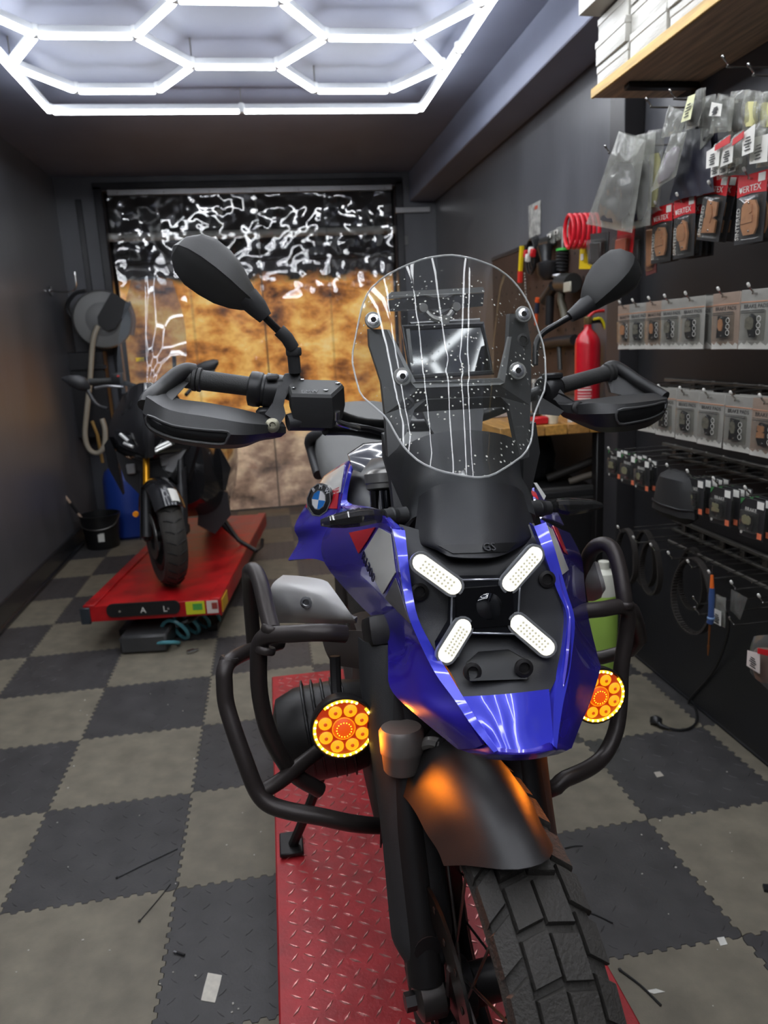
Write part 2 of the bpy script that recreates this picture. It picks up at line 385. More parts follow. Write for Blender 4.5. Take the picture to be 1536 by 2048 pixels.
# hexagon ceiling light
hx = thing('hexagon_ceiling_light', 'white hexagon grid of glowing LED tubes hung under the ceiling', 'ceiling light', (0, 3, ZC))
GLOW = emis('led_tube_glow', TUBE_COLOR, TUBE_LIGHT); HOUS = mat('lamp_housing', (205, 208, 212), .4)
A_, CX, CY = .427, (-.675, -.033, .607), (4.22, 3.853, 4.22)
edges = {}
for c in range(3):
    for rrow in range(8 if c != 1 else 7):
        o = V((CX[c], CY[c] - .7396 * rrow, 0))
        vs = [o + V((A_ * math.cos(math.radians(60 * q)), A_ * math.sin(math.radians(60 * q)), 0)) for q in range(6)]
        for q in range(6):
            p, r_ = vs[q], vs[(q + 1) % 6]; edges[(round((p.x + r_.x) * 40), round((p.y + r_.y) * 40))] = (p, r_)
fx0, fx1, fy0, fy1 = -1.115, 1.07, -1.68, 4.95
segs = list(edges.values())
for y in (fy0, fy1): segs += [(V((fx0, y, 0)), V(((fx0 + fx1) / 2, y, 0))), (V(((fx0 + fx1) / 2, y, 0)), V((fx1, y, 0)))]
ny = 7
for x in (fx0, fx1):
    for k in range(ny): segs.append((V((x, lerp(fy0, fy1, k / ny), 0)), V((x, lerp(fy0, fy1, (k + 1) / ny), 0))))
joints = {}
for p, q in segs:
    d = (q - p); L_ = d.length; ang = math.atan2(d.y, d.x); c = (p + q) / 2
    t = MB().box((c.x, c.y, 2.948), (L_ - .03, .030, .020), rz(ang), bevel=.008, seg=2).build('tube', GLOW, hx)
    MB().box((c.x, c.y, 2.974), (L_ - .012, .022, .032), rz(ang), bevel=.003).build('housing', HOUS, t)
    for e in (p, q): joints[(round(e.x * 50), round(e.y * 50))] = e
for e in joints.values():
    MB().lathe([(.012, -.03), (.022, -.026), (.022, .02), (.016, .024)], (e.x, e.y, 2.97), seg=8).build('connector', mat('clear_connector', (225, 228, 230), .3), hx)
for e in list(joints.values())[::3]:
    MB().cyl((e.x, e.y, 2.99), (e.x, e.y, ZC), .004, seg=6).build('hanger', STEEL, hx)

# small fittings on the walls
dr = thing('door_header_strip', 'short bright aluminium strip on the back wall right of the curtain', 'strip', at(825, 420, YB - .02))
MB().box(at(825, 420, YB - .02), (.33, .03, .05), bevel=.004).build('strip_bar', ALU, dr)
b = MB(); p = at(811, 481, YB - .006); b.box(p, (.045, .012, .085), bevel=.003); b.box(p + V((0, -.008, 0)), (.02, .008, .04), bevel=.002)
solo('light_switch', b, mat('grey_switch', (120, 121, 122), .5), 'small grey switch plate on the back wall', 'switch', p)
hk = thing('wall_hook', 'chrome hook screwed high on the dark left wall', 'hook', atX(100, 582, XL + .01))
p = atX(100, 582, XL + .01)
MB().cyl(p, p + V((.012, 0, 0)), .035, seg=14).build('plate', CHROME, hk)
MB().tube([p, p + V((.14, 0, -.012)), p + V((.2, 0, .02)), p + V((.21, 0, .12))], .008, 8, smooth=4).build('arm', CHROME, hk)
MB().cyl(p + V((.21, 0, .115)), p + V((.21, 0, .14)), .013, seg=10).build('knob', CHROME, hk)
# ------------------------------------------------------------------ front lift
def G(rows): return [[at(*p) for p in r] for r in rows]
def PL(pts): return [at(*p) for p in pts]
LZ, LX0, LX1, LY0, LY1 = .30, -.077, .590, .56, 2.76
LIFTRED = mat('lift_red_plate', (172, 40, 46), .42, .1, var=.22, vscale=16, bump=.1, bscale=120)
l1 = thing('motorcycle_lift', 'red diamond-plate lift table under the blue motorcycle', 'lift table', (.2565, 1.66, 0))
MB().box(((LX0 + LX1) / 2, (LY0 + LY1) / 2, LZ - .02), (LX1 - LX0, LY1 - LY0, .04), bevel=.004).build('deck', LIFTRED, l1)
b = MB()
nx, ny = 20, 66
for i in range(nx):
    for j in range(ny):
        o = V((LX0 + .02 + (i + .5) * (LX1 - LX0 - .04) / nx, LY0 + .02 + (j + .5) * (LY1 - LY0 - .04) / ny, LZ))
        d = V((.75, 1, 0)).normalized() if (i + j) % 2 else V((1, -.62, 0)).normalized(); q = V((-d.y, d.x, 0)); h = V((0, 0, .0022))
        Aq = b.vs([o - d * .0155, o - q * .0034, o + d * .0155, o + q * .0034]); Bq = b.vs([o - d * .011 + h, o - q * .0016 + h, o + d * .011 + h, o + q * .0016 + h]); b.face(Bq)
        for k in range(4): b.face([Aq[k], Aq[(k + 1) % 4], Bq[(k + 1) % 4], Bq[k]])
rel = b.build('tread_relief', mat('worn_relief', (224, 150, 144), .25, .45, var=.3, vscale=30), l1, smooth=False); rel['kind'] = 'stuff'
for s in (-1, 1):
    x = (LX0 + LX1) / 2 + s * ((LX1 - LX0) / 2 - .006)
    MB().box((x, (LY0 + LY1) / 2, LZ - .05), (.012, LY1 - LY0 - .02, .06), bevel=.002).build('side_skirt', LIFTRED, l1)
for s in (-1, 1):
    for t in (-1, 1):
        b = MB(); x = .2565 + s * .2
        b.box((x, 1.66, .15), (.03, 1.5, .05), rx(t * .125), bevel=.004); b.build('scissor_arm', BLACKM, l1)
    MB().box((.2565 + s * .22, 1.66, .02), (.06, 1.9, .04), bevel=.004).build('base_rail', BLACKM, l1)

# ------------------------------------------------------------------ blue adventure motorcycle
BX, BY = .25, .895                       # front axle
bike = thing('adventure_motorcycle', 'blue white and red adventure motorcycle facing the camera with headlights lit', 'motorcycle', (BX, BY, LZ))
BLUE = mat('blue_paint', (50, 36, 172), .22, .25, coat=1.)
BLUE2 = mat('bright_blue_paint', (58, 62, 208), .2, .25, coat=1.)
WHITE = mat('white_decal', (206, 204, 198), .3, coat=.6)
GREYD = mat('grey_decal', (96, 94, 96), .35, coat=.4)
REDD = mat('red_decal', (190, 12, 34), .28, coat=.6)
SILV = mat('silver_cover', (176, 174, 172), .38, .35)
ORANGEM = (1., .16, .004)

# --- front wheel
WY = math.radians(6); WR, AZ = .325, LZ + .3295
AXV = V((math.cos(WY), math.sin(WY), 0)); FWD = V((math.sin(WY), -math.cos(WY), 0)); AC = V((BX, BY, AZ)); UP = V((0, 0, 1))
def wp(r, t, s): return AC + (FWD * math.cos(t) + UP * math.sin(t)) * r + AXV * s      # wheel frame: radius, angle above forward, sideways
def wheel_ring(prof, seg=64):
    b = MB(); b.loft([[wp(r, 2 * math.pi * k / seg, s) for r, s in prof] for k in range(seg)], closed=True, caps=False); return b
tw = .066
tire = wheel_ring([(.238, -.045), (.262, -.058), (.288, -tw), (.302, -.060), (.3105, -.04), (.314, 0), (.3105, .04), (.302, .060), (.288, tw), (.262, .058), (.238, .045)]).build('front_tire', RUBBER, bike)
NR = 34
def tread(s0, s1, t0, t1, skew, hi, name='tread_block'):
    b = MB(); pr = []
    def surf(s, dr):
        r = .314 - 3.2 * max(0, abs(s) - .012) ** 2 * (1 + abs(s) * 9); return r + dr
    lo = [(s0, t0), (s1, t0 + skew), (s1, t1 + skew), (s0, t1)]
    c = (sum(p[0] for p in lo) / 4, sum(p[1] for p in lo) / 4)
    A0 = b.vs([wp(surf(s, -.004), t, s) for s, t in lo]); h1 = [(lerp(s, c[0], .03), lerp(t, c[1], .03)) for s, t in lo]; h2 = [(lerp(s, c[0], .08), lerp(t, c[1], .08)) for s, t in lo]
    B0 = b.vs([wp(surf(s, hi - .003), t, s) for s, t in h1]); C0 = b.vs([wp(surf(s, hi), t, s) for s, t in h2])
    for k in range(4): b.face([A0[k], A0[(k + 1) % 4], B0[(k + 1) % 4], B0[k]]); b.face([B0[k], B0[(k + 1) % 4], C0[(k + 1) % 4], C0[k]])
    b.face(C0); return b
for k in range(NR):
    t = 2 * math.pi * k / NR; dt = 2 * math.pi / NR
    if math.sin(t) < -.92: continue
    j = random.uniform(-.02, .02)
    tread(-.036, -.0008, t + .06 * dt, t + .92 * dt, .02, .010).build('tread_block', RUBBER, tire, sharp=25)
    tread(.0008, .036, t + .08 * dt, t + .94 * dt, -.02, .010).build('tread_block', RUBBER, tire, sharp=25)
    tread(-.064, -.039, t + .36 * dt + j, t + 1.16 * dt + j, .05, .010).build('tread_block', RUBBER, tire, sharp=25)
    tread(.039, .064, t + .40 * dt + j, t + 1.20 * dt + j, -.05, .010).build('tread_block', RUBBER, tire, sharp=25)
rim = wheel_ring([(.216, -.042), (.244, -.050), (.246, -.044), (.222, -.030), (.214, 0), (.222, .030), (.246, .044), (.244, .050), (.216, .042), (.206, 0)]).build('front_rim', mat('dark_rim', (24, 23, 22), .28, .6), bike)
wheel_ring([(.2455, -.0505), (.2475, -.0485), (.2405, -.0445), (.2385, -.0465)]).build('rim_edge', mat('bronze_edge', (150, 116, 98), .35, .8), rim)
b = MB(); b.lathe([(.03, -.06), (.042, -.055), (.042, -.03), (.03, -.025), (.03, .025), (.042, .03), (.042, .055), (.03, .06)], AC, AXV, 20); b.build('front_hub', BLACKM, bike)
for k in range(32):
    t = 2 * math.pi * k / 32; s = -1 if k % 2 else 1; off = (.22 if (k // 2) % 2 else -.22)
    b = MB(); a, e = wp(.041, t + off * 2.4, s * .045), wp(.238, t, s * .045); b.cyl(a, e, .0022, seg=6); b.build('spoke', STEEL, rim)
    if k % 2: MB().cyl(wp(.2445, t, -.0485), wp(.2445, t, -.0535), .0045, seg=8).build('spoke_bolt', CHROME, rim)
for s in (-1, 1):
    dsc = wheel_ring([(.105, s * .072), (.155, s * .072), (.155, s * .077), (.105, s * .077)], 40).build('brake_disc', mat('brake_disc_steel', (62, 60, 58), .3, .9), bike)
    for k in range(20):
        t = 2 * math.pi * k / 20; b = MB(); b.cyl(wp(.13 + .012 * (k % 2), t, s * .0775), wp(.13 + .012 * (k % 2), t, s * .0785), .005, seg=8); b.build('vent_hole', mat('hole_black', (8, 8, 8), .8), dsc)
    b = MB()
    for k in range(6):
        t = 2 * math.pi * k / 6; b.tube([wp(.045, t - .3, s * .07), wp(.11, t, s * .0745)], .006, 6)
    b.build('disc_carrier', BLACKM, dsc)
    cal = MB(); c = wp(.135, math.radians(150), s * .078); cal.box(c, (.05, .075, .10), rz(WY) @ rx(math.radians(-55)), bevel=.012, seg=2); cl_ = cal.build('brake_caliper', mat('caliper_black', (26, 24, 23), .3, .3), bike)
    for q in (-1, 1): MB().cyl(c + AXV * s * .02 + V((0, 0, q * .022)), c + AXV * s * .028 + V((0, 0, q * .022)), .011, seg=12).build('piston_cap', STEEL, cl_)
# --- fork: legs, guards, axle clamps, stanchions
RAKE = V((0, math.sin(math.radians(25)), math.cos(math.radians(25))))
for s in (-1, 1):
    base = AC + AXV * (s * .098 + .006)
    lo = base + RAKE * .02; hi = base + RAKE * .46
    leg = MB(); leg.tube([lo, base + RAKE * .2, hi], [.028, .03, .031], 16); leg = leg.build('fork_leg', BLACKM, bike)
    MB().lathe([(.018, -.02), (.03, -.014), (.03, .02), (.022, .026)], base, AXV, 18).build('axle_clamp', mat('clamp_grey', (70, 66, 64), .35, .6), leg)
    MB().cyl(base + AXV * s * .02, base + AXV * s * .035, .013, seg=6).build('axle_bolt', BLACKM, leg)
    top = at(764, 975, 1.31) if s < 0 else at(764, 975, 1.31) + V((.215, .05, 0))
    st = MB(); st.tube([base + RAKE * .44, top], .0225, 16); st = st.build('stanchion', mat('black_chrome', (28, 28, 30), .12, .9), bike)
    MB().lathe([(.024, 0), (.029, .004), (.029, .012), (.031, .014), (.031, .030), (.027, .034), (.02, .038)], top + V((0, -.004, -.004)), V((0, .2, .98)), 24).build('fork_cap', mat('cap_silver', (150, 148, 144), .35, .7), st)
    # long plastic guard in front of the leg
    gd = []
    for q, wd, fw in ((.03, .022, .032), (.07, .044, .038), (.11, .047, .04), (.22, .046, .042), (.34, .050, .044), (.44, .056, .046), (.52, .052, .05)):
        c = base + RAKE * q; row = []
        for k in range(9):
            a = math.pi * (k / 8); row.append(c + AXV * (s * -.004 - math.cos(a) * wd) + FWD * (math.sin(a) * fw - .012))
        gd.append(row)
    MB().shell(gd, .003, 1, 3).build('fork_guard', BLACK, bike)
    b = MB(); c = base + RAKE * .085 + FWD * .026
    b.lathe([(.001, 0), (.014, .0), (.019, .003), (.020, .006)], c, FWD, 16); b.build('guard_recess', DARKP, bike)
b = MB(); c1, c2 = AC + AXV * -.118 + RAKE * .53, AC + AXV * .118 + RAKE * .53
b.box((c1 + c2) / 2, (.26, .07, .05), rz(WY) @ rx(math.radians(-25)), bevel=.012, seg=2); b.build('fork_bridge', BLACKM, bike)
# grey cast cup beside the fork
p = at(808, 1500, 1.0); p2 = at(812, 1450, 1.02)
b = MB(); b.lathe([(.026, 0), (.029, .004), (.031, .028), (.0325, .03), (.033, .034), (.034, .062), (.03, .068)], at(806, 1541, .99), V((.02, .12, 1)), 24); cup = b.build('steering_damper', mat('cast_grey', (118, 112, 108), .5, .4), bike)
MB().tube(PL([(842, 1490, .985), (862, 1484, .975), (882, 1488, .965)]), .009, 8, smooth=3).build('damper_arm', mat('cast_grey2', (140, 136, 132), .4, .5), cup)
MB().lathe([(.004, 0), (.012, .001), (.013, .008), (.006, .01)], at(885, 1489, .968), (0, -1, .2), 14).build('arm_bolt', BLACKM, cup)
# --- fender
fr_ = []
for t in [math.radians(x) for x in (62, 69, 78, 90, 105, 120, 138, 155, 170)]:
    row = []
    wdt = .076 if t > 1.3 else .071
    for k in range(11):
        a = -1 + k / 5; row.append(wp(.363 - .085 * abs(a) ** 2.4 + .004 * math.sin(t), t + .24 * abs(a) ** 2.4 * max(0, 1 - (t - 1.0) / 1.0), a * wdt - .012))
    fr_.append(row)
MB().shell(fr_, .003, 1, 4).build('front_fender', mat('fender_black', (36, 34, 34), .42, bump=.1, bscale=1200), bike)
# --- headlight panel, nose cover, shroud
NOSE = mat('nose_black', (34, 34, 37), .42, bump=.08, bscale=900)
pan = MB().shell(G([
    [(798, 1048, 1.06), (880, 1070, 1.05), (960, 1078, 1.045), (1068, 1046, 1.055)],
    [(810, 1110, 1.02), (890, 1120, .996), (1000, 1118, .992), (1092, 1108, 1.012)],
    [(820, 1180, .995), (890, 1190, .975), (1010, 1185, .97), (1114, 1180, .98)],
    [(836, 1240, .975), (900, 1250, .96), (1020, 1245, .955), (1132, 1235, .96)],
    [(870, 1300, .945), (930, 1310, .93), (1030, 1305, .925), (1126, 1295, .935)],
    [(901, 1345, .91), (960, 1350, .90), (1040, 1345, .895), (1117, 1345, .905)],
    [(926, 1395, .874), (985, 1394, .862), (1040, 1389, .862), (1100, 1382, .87)]]), .006).build('headlight_panel', NOSE, bike)
N_rows = [
    [(838, 992, 1.12), (870, 972, 1.10), (905, 966, 1.085), (955, 963, 1.08), (1010, 968, 1.09), (1036, 976, 1.10), (1054, 996, 1.125)],
    [(832, 1040, 1.08), (868, 1032, 1.045), (905, 1030, 1.03), (955, 1029, 1.02), (1008, 1030, 1.03), (1038, 1034, 1.045), (1066, 1042, 1.08)],
    [(828, 1084, 1.045), (862, 1085, 1.01), (900, 1085, .99), (955, 1085, .98), (1008, 1082, .99), (1040, 1078, 1.01), (1068, 1068, 1.045)],
    [(840, 1090, 1.04), (872, 1100, 1.0), (902, 1113, .974), (960, 1116, .966), (1000, 1112, .972), (1035, 1096, 1.0), (1064, 1078, 1.04)]]
MB().shell(G(N_rows), .004, 5, 6).build('nose_cover', NOSE, bike)
MB().shell(G([
    [(785, 905, 1.29), (850, 872, 1.22), (930, 860, 1.20), (1010, 870, 1.22), (1056, 895, 1.29)],
    [(798, 955, 1.24), (862, 925, 1.16), (935, 918, 1.14), (1008, 924, 1.16), (1058, 945, 1.24)],
    [(806, 1000, 1.19), (845, 975, 1.125), (945, 958, 1.09), (1045, 978, 1.125), (1064, 1000, 1.19)],
    [(806, 1058, 1.10), (838, 1030, 1.095), (945, 1010, 1.06), (1060, 1025, 1.09), (1072, 1045, 1.10)]]), .005).build('nose_shroud', mat('shroud_black', (44, 45, 47), .5, bump=.1, bscale=800), bike)
MB().shell(G([   # dark dash panel under the screen
    [(838, 796, 1.335), (905, 794, 1.33), (970, 792, 1.335)], [(850, 835, 1.30), (910, 838, 1.295), (966, 835, 1.30)],
    [(872, 872, 1.26), (915, 876, 1.25), (962, 874, 1.26)], [(888, 884, 1.24), (920, 887, 1.235), (955, 886, 1.24)]]), .006).build('dash_panel', mat('dash_grey', (78, 78, 78), .55), bike)
# --- X headlight
LAMPW = emis('daylight_lamp', (1., .97, .84), .82, .3)
CLEARL = clear('lamp_glass', (235, 240, 245), .02, (200, 200, 200), .02)
hl = MB(); Yh = .952
xo = [(830, 1118), (852, 1112), (925, 1160), (1010, 1158), (1062, 1100), (1082, 1108), (1080, 1128), (1040, 1172), (1036, 1236), (1100, 1278), (1106, 1296), (1092, 1306), (1030, 1268), (938, 1266), (916, 1312), (896, 1322), (878, 1312), (876, 1294), (902, 1250), (904, 1186), (838, 1146)]
def yh(u, v): return .972 - (v - 1100) / 210 * .042
hl.prism([at(u, v, yh(u, v) - .012) for u, v in xo], (0, .02, 0)); head = hl.build('headlight', mat('headlight_inner', (24, 25, 29), .25, .3), bike)
rimb = MB(); rimb.tube([at(u, v, yh(u, v) - .0125) for u, v in xo], .0016, 6, closed=True); rimb.build('lens_edge', mat('lens_edge', (150, 152, 158), .15, .5), head)
for a, c in (((842, 1126), (906, 1172)), ((1069, 1110), (1020, 1166)), ((926, 1255), (893, 1308)), ((1037, 1247), (1092, 1294))):
    pa, pc = at(*a, yh(*a) - .016), at(*c, yh(*c) - .016); b = MB(); d = (pc - pa).normalized(); q = d.cross(V((0, -1, 0))).normalized(); n_ = q.cross(d)
    if n_.y > 0: n_ = -n_
    def caps_(r, h):
        return [pa + (-d * math.cos(x) + q * math.sin(x)) * r + n_ * h for x in [math.pi / 2 - math.pi * k / 8 for k in range(9)]] + [pc + (d * math.cos(x) - q * math.sin(x)) * r + n_ * h for x in [math.pi / 2 - math.pi * k / 8 for k in range(9)]]
    b.loft([caps_(.0115, -.004), caps_(.0115, .002), caps_(.0085, .0045)]); bar = b.build('light_bar', LAMPW, head)
    b = MB(); b.loft([caps_(.0155, -.005), caps_(.0155, .001), caps_(.0125, .001), caps_(.0125, -.005)], closed=True); b.build('bar_bezel', mat('bezel_silver', (170, 172, 176), .2, .6), bar)
    cells = MB(); n = 9
    for i in range(n):
        for j in (-1, 0, 1):
            o = lerp(pa, pc, (i + .5) / n) + q * j * .0055 + n_ * .0046; cells.box(o, (.0026, .0012, .0026))
    cells.build('led_cells', emis('led_cell', (.8, .76, .56), .42, .2), bar)
b = MB(); b.prism([at(u, v, yh(u, v) - .016) for u, v in ((912, 1178), (1024, 1170), (1030, 1250), (914, 1258))], (0, .01, 0)); prj = b.build('projector', mat('projector_dark', (15, 15, 17), .12, .3), head)
b = MB(); b.lathe([(.034, 0), (.033, .006), (.024, .013), (.012, .016), (.001, .017)], at(970, 1213, .947), (0, -1, .3), 28); b.build('projector_lens', mat('lens_dark_glass', (10, 11, 13), .04, 0, coat=1., spec=.8), prj)
for q in range(5): MB().box(at(925 + q * 22, 1182 + (q % 2) * 4, .944), (.010, .003, .004)).build('reflector_cell', mat('cell_grey', (95, 96, 100), .2, .7), prj)
for q in ((938, 1213, .4), (1006, 1210, -.4)): MB().box(at(q[0], q[1], .94), (.004, .003, .022), ry(q[2]), bevel=.001).build('reflector_cell', mat('cell_white', (190, 190, 188), .2, .4), prj)
for u, v, y in ((838, 1183, .985), (1092, 1158, .985), (943, 1343, .893), (1046, 1335, .89)):
    b = MB(); b.lathe([(.012, 0), (.0125, .006), (.008, .007), (.007, .002), (.001, .002)], at(u, v, y), (0, -1, .25), 18); b.build('panel_screw', BLACKM, bike)
b = MB(); b.prism(PL([(935, 1330, .897), (960, 1308, .914), (1020, 1303, .912), (1060, 1325, .898), (1055, 1358, .88), (940, 1362, .882)]), (0, .008, 0)); b.build('lower_vent_panel', mat('vent_panel', (18, 18, 20), .5), bike)
# --- painted panels
L_rows = [
    [(679, 1016, 1.38), (715, 1024, 1.25), (755, 1024, 1.12), (786, 1056, 1.03)],
    [(646, 1075, 1.40), (690, 1085, 1.25), (740, 1095, 1.12), (795, 1105, 1.015)],
    [(650, 1127, 1.36), (700, 1150, 1.22), (755, 1160, 1.08), (805, 1170, .99)],
    [(712, 1202, 1.22), (745, 1215, 1.14), (785, 1220, 1.04), (817, 1228, .965)],
    [(769, 1262, 1.10), (790, 1270, 1.05), (812, 1275, .99), (840, 1283, .94)],
    [(776, 1320, 1.03), (800, 1330, .985), (830, 1335, .94), (870, 1342, .905)],
    [(780, 1375, .98), (815, 1385, .94), (850, 1392, .905), (907, 1393, .87)],
    [(822, 1421, .93), (850, 1430, .90), (885, 1435, .865), (930, 1432, .84)],
    [(916, 1499, .86), (930, 1498, .845), (948, 1497, .83), (965, 1490, .815)]]
MB().shell(G(L_rows), .004, 4, 4).build('side_fairing', BLUE, bike)
R_rows = [
    [(1086, 1040, 1.03), (1105, 1050, 1.10), (1125, 1060, 1.20), (1140, 1066, 1.30)],
    [(1108, 1110, 1.0), (1130, 1105, 1.08), (1150, 1110, 1.20), (1163, 1115, 1.30)],
    [(1126, 1180, .975), (1142, 1180, 1.05), (1158, 1180, 1.14), (1170, 1180, 1.24)],
    [(1141, 1235, .95), (1152, 1235, 1.0), (1166, 1240, 1.08), (1178, 1240, 1.16)],
    [(1138, 1300, .92), (1158, 1305, .96), (1180, 1312, 1.02), (1197, 1318, 1.08)],
    [(1131, 1355, .89), (1155, 1355, .925), (1180, 1350, .98), (1200, 1340, 1.03)],
    [(1121, 1400, .865), (1140, 1405, .88), (1160, 1410, .91), (1180, 1405, .95)],
    [(1113, 1450, .835), (1128, 1450, .85), (1145, 1452, .865), (1163, 1445, .90)],
    [(1104, 1490, .81), (1115, 1496, .815), (1128, 1498, .83), (1143, 1497, .85)]]
rf = MB().shell(G(R_rows), .004, 4, 4).build('side_fairing', BLUE, bike)
MB().shell(G([
    [(924, 1393, .866), (985, 1390, .852), (1040, 1385, .852), (1098, 1378, .862)],
    [(945, 1430, .842), (1000, 1432, .826), (1050, 1428, .826), (1102, 1420, .837)],
    [(970, 1470, .817), (1010, 1475, .802), (1055, 1472, .802), (1105, 1462, .812)],
    [(985, 1496, .80), (1022, 1499, .788), (1065, 1497, .788), (1106, 1486, .797)]]), .004, 4, 4).build('beak', BLUE2, bike)
MB().shell(G([
    [(916, 1498, .862), (965, 1490, .822), (990, 1494, .798), (1030, 1499, .787), (1070, 1496, .787), (1104, 1484, .80), (1143, 1496, .852)],
    [(945, 1508, .84), (970, 1508, .81), (995, 1508, .79), (1030, 1509, .781), (1070, 1507, .781), (1108, 1500, .79), (1130, 1503, .83)],
    [(962, 1515, .845), (975, 1518, .82), (1000, 1520, .80), (1030, 1521, .79), (1070, 1518, .79), (1100, 1512, .80), (1115, 1509, .83)]]), .004, 3, 3).build('beak_lip', BLUE, bike)
def strip(o, i, ys, proud=.008):
    rows = []
    for (a, c, y) in zip(o, i, ys):
        pa, pc = at(*a, y), at(*c, y); rows.append([pa + V((0, .012, 0)), pa + V((0, -proud, 0)), pc + V((0, -proud, 0)), pc + V((0, .012, 0))])
    return MB().shell(rows, .002, 1, 4)
ys = (1.03, 1.008, .985, .96, .935, .90, .866, .83, .797)
strip([(783, 1055), (793, 1105), (803, 1170), (815, 1228), (838, 1283), (868, 1342), (905, 1393), (945, 1452), (984, 1498)],
      [(808, 1058), (813, 1105), (821, 1170), (834, 1232), (864, 1292), (896, 1343), (926, 1393), (958, 1444), (992, 1494)], ys).build('trim_rib', BLUE2, bike, sharp=50)
strip([(1088, 1042), (1107, 1100), (1129, 1178), (1145, 1235), (1140, 1300), (1132, 1355), (1122, 1400), (1114, 1450), (1109, 1490)],
      [(1064, 1050), (1084, 1102), (1108, 1172), (1129, 1226), (1124, 1292), (1115, 1348), (1104, 1394), (1102, 1446), (1103, 1486)], ys).build('trim_rib', BLUE2, bike, sharp=50)
# decals follow the moulded surface of their panel
SURF = {}
def surf_of(rows, n=14):
    k = id(rows)
    if k not in SURF:
        R = [crom(r, n) for r in G(rows)]; cols = [crom([r[j] for r in R], n) for j in range(len(R[0]))]
        P = [[c[i] for c in cols] for i in range(len(cols[0]))]
        SURF[k] = (P, [[pix(p) for p in r] for r in P])
    return SURF[k]
def on_surf(rows, u, v, off=.0022):
    P, U = surf_of(rows); best = (1e9, 0, 0)
    for i, r in enumerate(U):
        for j, (x, y) in enumerate(r):
            e = (x - u) ** 2 + (y - v) ** 2
            if e < best[0]: best = (e, i, j)
    _, i, j = best; i = min(max(i, 1), len(P) - 2); j = min(max(j, 1), len(P[0]) - 2)
    nn = (P[i][j + 1] - P[i][j - 1]).cross(P[i + 1][j] - P[i - 1][j]).normalized(); d = ray(u, v)
    if nn.dot(d) > 0: nn = -nn
    t = (P[i][j] - CAMP).dot(nn) / d.dot(nn)
    return CAMP + d * t + nn * off
def dq(rows, quad, name, m, n=7):
    (a, b_, c, d) = [V(q) for q in quad]; gr = []
    for i in range(n + 1):
        l, r = a.lerp(d, i / n), b_.lerp(c, i / n); gr.append([on_surf(rows, *l.lerp(r, j / n)) for j in range(n + 1)])
    return MB().shell(gr, .0015, 1, 1).build(name, m, bike)
dq(L_rows, [(760, 1056), (783, 1068), (793, 1145), (767, 1188)], 'white_decal', WHITE)
dq(L_rows, [(760, 1056), (767, 1188), (748, 1152), (727, 1108)], 'white_decal', WHITE)
dq(L_rows, [(700, 1066), (752, 1055), (736, 1082), (719, 1107)], 'red_decal', REDD)
dq(L_rows, [(793, 1156), (805, 1192), (822, 1246), (772, 1196)], 'grey_decal', GREYD)
bd = dq(N_rows, [(878, 1092), (1032, 1086), (1012, 1104), (906, 1108)], 'badge_strip', mat('badge_black', (19, 19, 20), .35))
text_mb('GS', on_surf(N_rows, 976, 1097, .004), on_surf(N_rows, 992, 1096) - on_surf(N_rows, 960, 1097.5), on_surf(N_rows, 976, 1090) - on_surf(N_rows, 976, 1104), .017, .0010).build('lettering', mat('badge_grey', (84, 84, 86), .35, .4), bd)
b = text_mb('R1300', on_surf(L_rows, 741, 1134, .004), on_surf(L_rows, 752, 1158) - on_surf(L_rows, 730, 1110), on_surf(L_rows, 752, 1128) - on_surf(L_rows, 735, 1136), .024, .0008); b.build('lettering', mat('decal_dark', (24, 22, 60), .3), bike)
dq(R_rows, [(1092, 1052), (1103, 1060), (1135, 1140), (1122, 1150)], 'white_decal', WHITE)
dq(R_rows, [(1104, 1052), (1113, 1058), (1134, 1110), (1127, 1105)], 'red_decal', REDD)
# --- tank side panel with roundel (left), tank and seat
T_rows = [
    [(648, 952, 1.62), (668, 938, 1.56), (691, 924, 1.50), (704, 920, 1.46)],
    [(617, 1001, 1.56), (640, 985, 1.50), (670, 965, 1.46), (694, 962, 1.42)],
    [(589, 1053, 1.50), (618, 1045, 1.45), (655, 1030, 1.42), (686, 1008, 1.39)],
    [(597, 1082, 1.49), (622, 1076, 1.44), (648, 1066, 1.41), (680, 1020, 1.385)],
    [(576, 1120, 1.47), (605, 1118, 1.43), (630, 1118, 1.40), (650, 1124, 1.37)]]
MB().shell(G(T_rows), .004, 4, 4).build('tank_side_panel', BLUE, bike)
dq(T_rows, [(650, 955), (690, 930), (682, 985), (622, 1000)], 'white_decal', WHITE)
dq(T_rows, [(617, 1003), (680, 975), (675, 1018), (612, 1016)], 'red_decal', REDD)
strip([(708, 906), (694, 950), (684, 990), (682, 1010), (700, 1022), (752, 1030), (782, 1056)],
      [(718, 903), (702, 950), (694, 990), (696, 1004), (710, 1012), (760, 1022), (800, 1054)], (1.46, 1.425, 1.40, 1.38, 1.30, 1.14, 1.035), .006).build('trim_rib', BLUE2, bike, sharp=50)
ec = at(643, 1001, 1.455); en = V((-.72, -.62, .32)).normalized()
em = MB(); em.lathe([(.001, 0), (.034, 0), (.034, .006), (.031, .0075), (.001, .0075)], ec, en, 36); em = em.build('emblem', mat('emblem_black', (14, 14, 16), .2, coat=1.), bike)
eu = (UP - en * en.dot(UP)).normalized(); es_ = eu.cross(en)
def esec(a0, a1, r0, r1, nm, m, h=.0078):
    b = MB(); pts = [ec + en * h + (es_ * math.cos(x) + eu * math.sin(x)) * r1 for x in [lerp(a0, a1, k / 10) for k in range(11)]]
    pts += [ec + en * h + (es_ * math.cos(x) + eu * math.sin(x)) * r0 for x in [lerp(a1, a0, k / 10) for k in range(11)]] if r0 else [ec + en * h]
    b.prism(pts, en * .0006); b.build(nm, m, em)
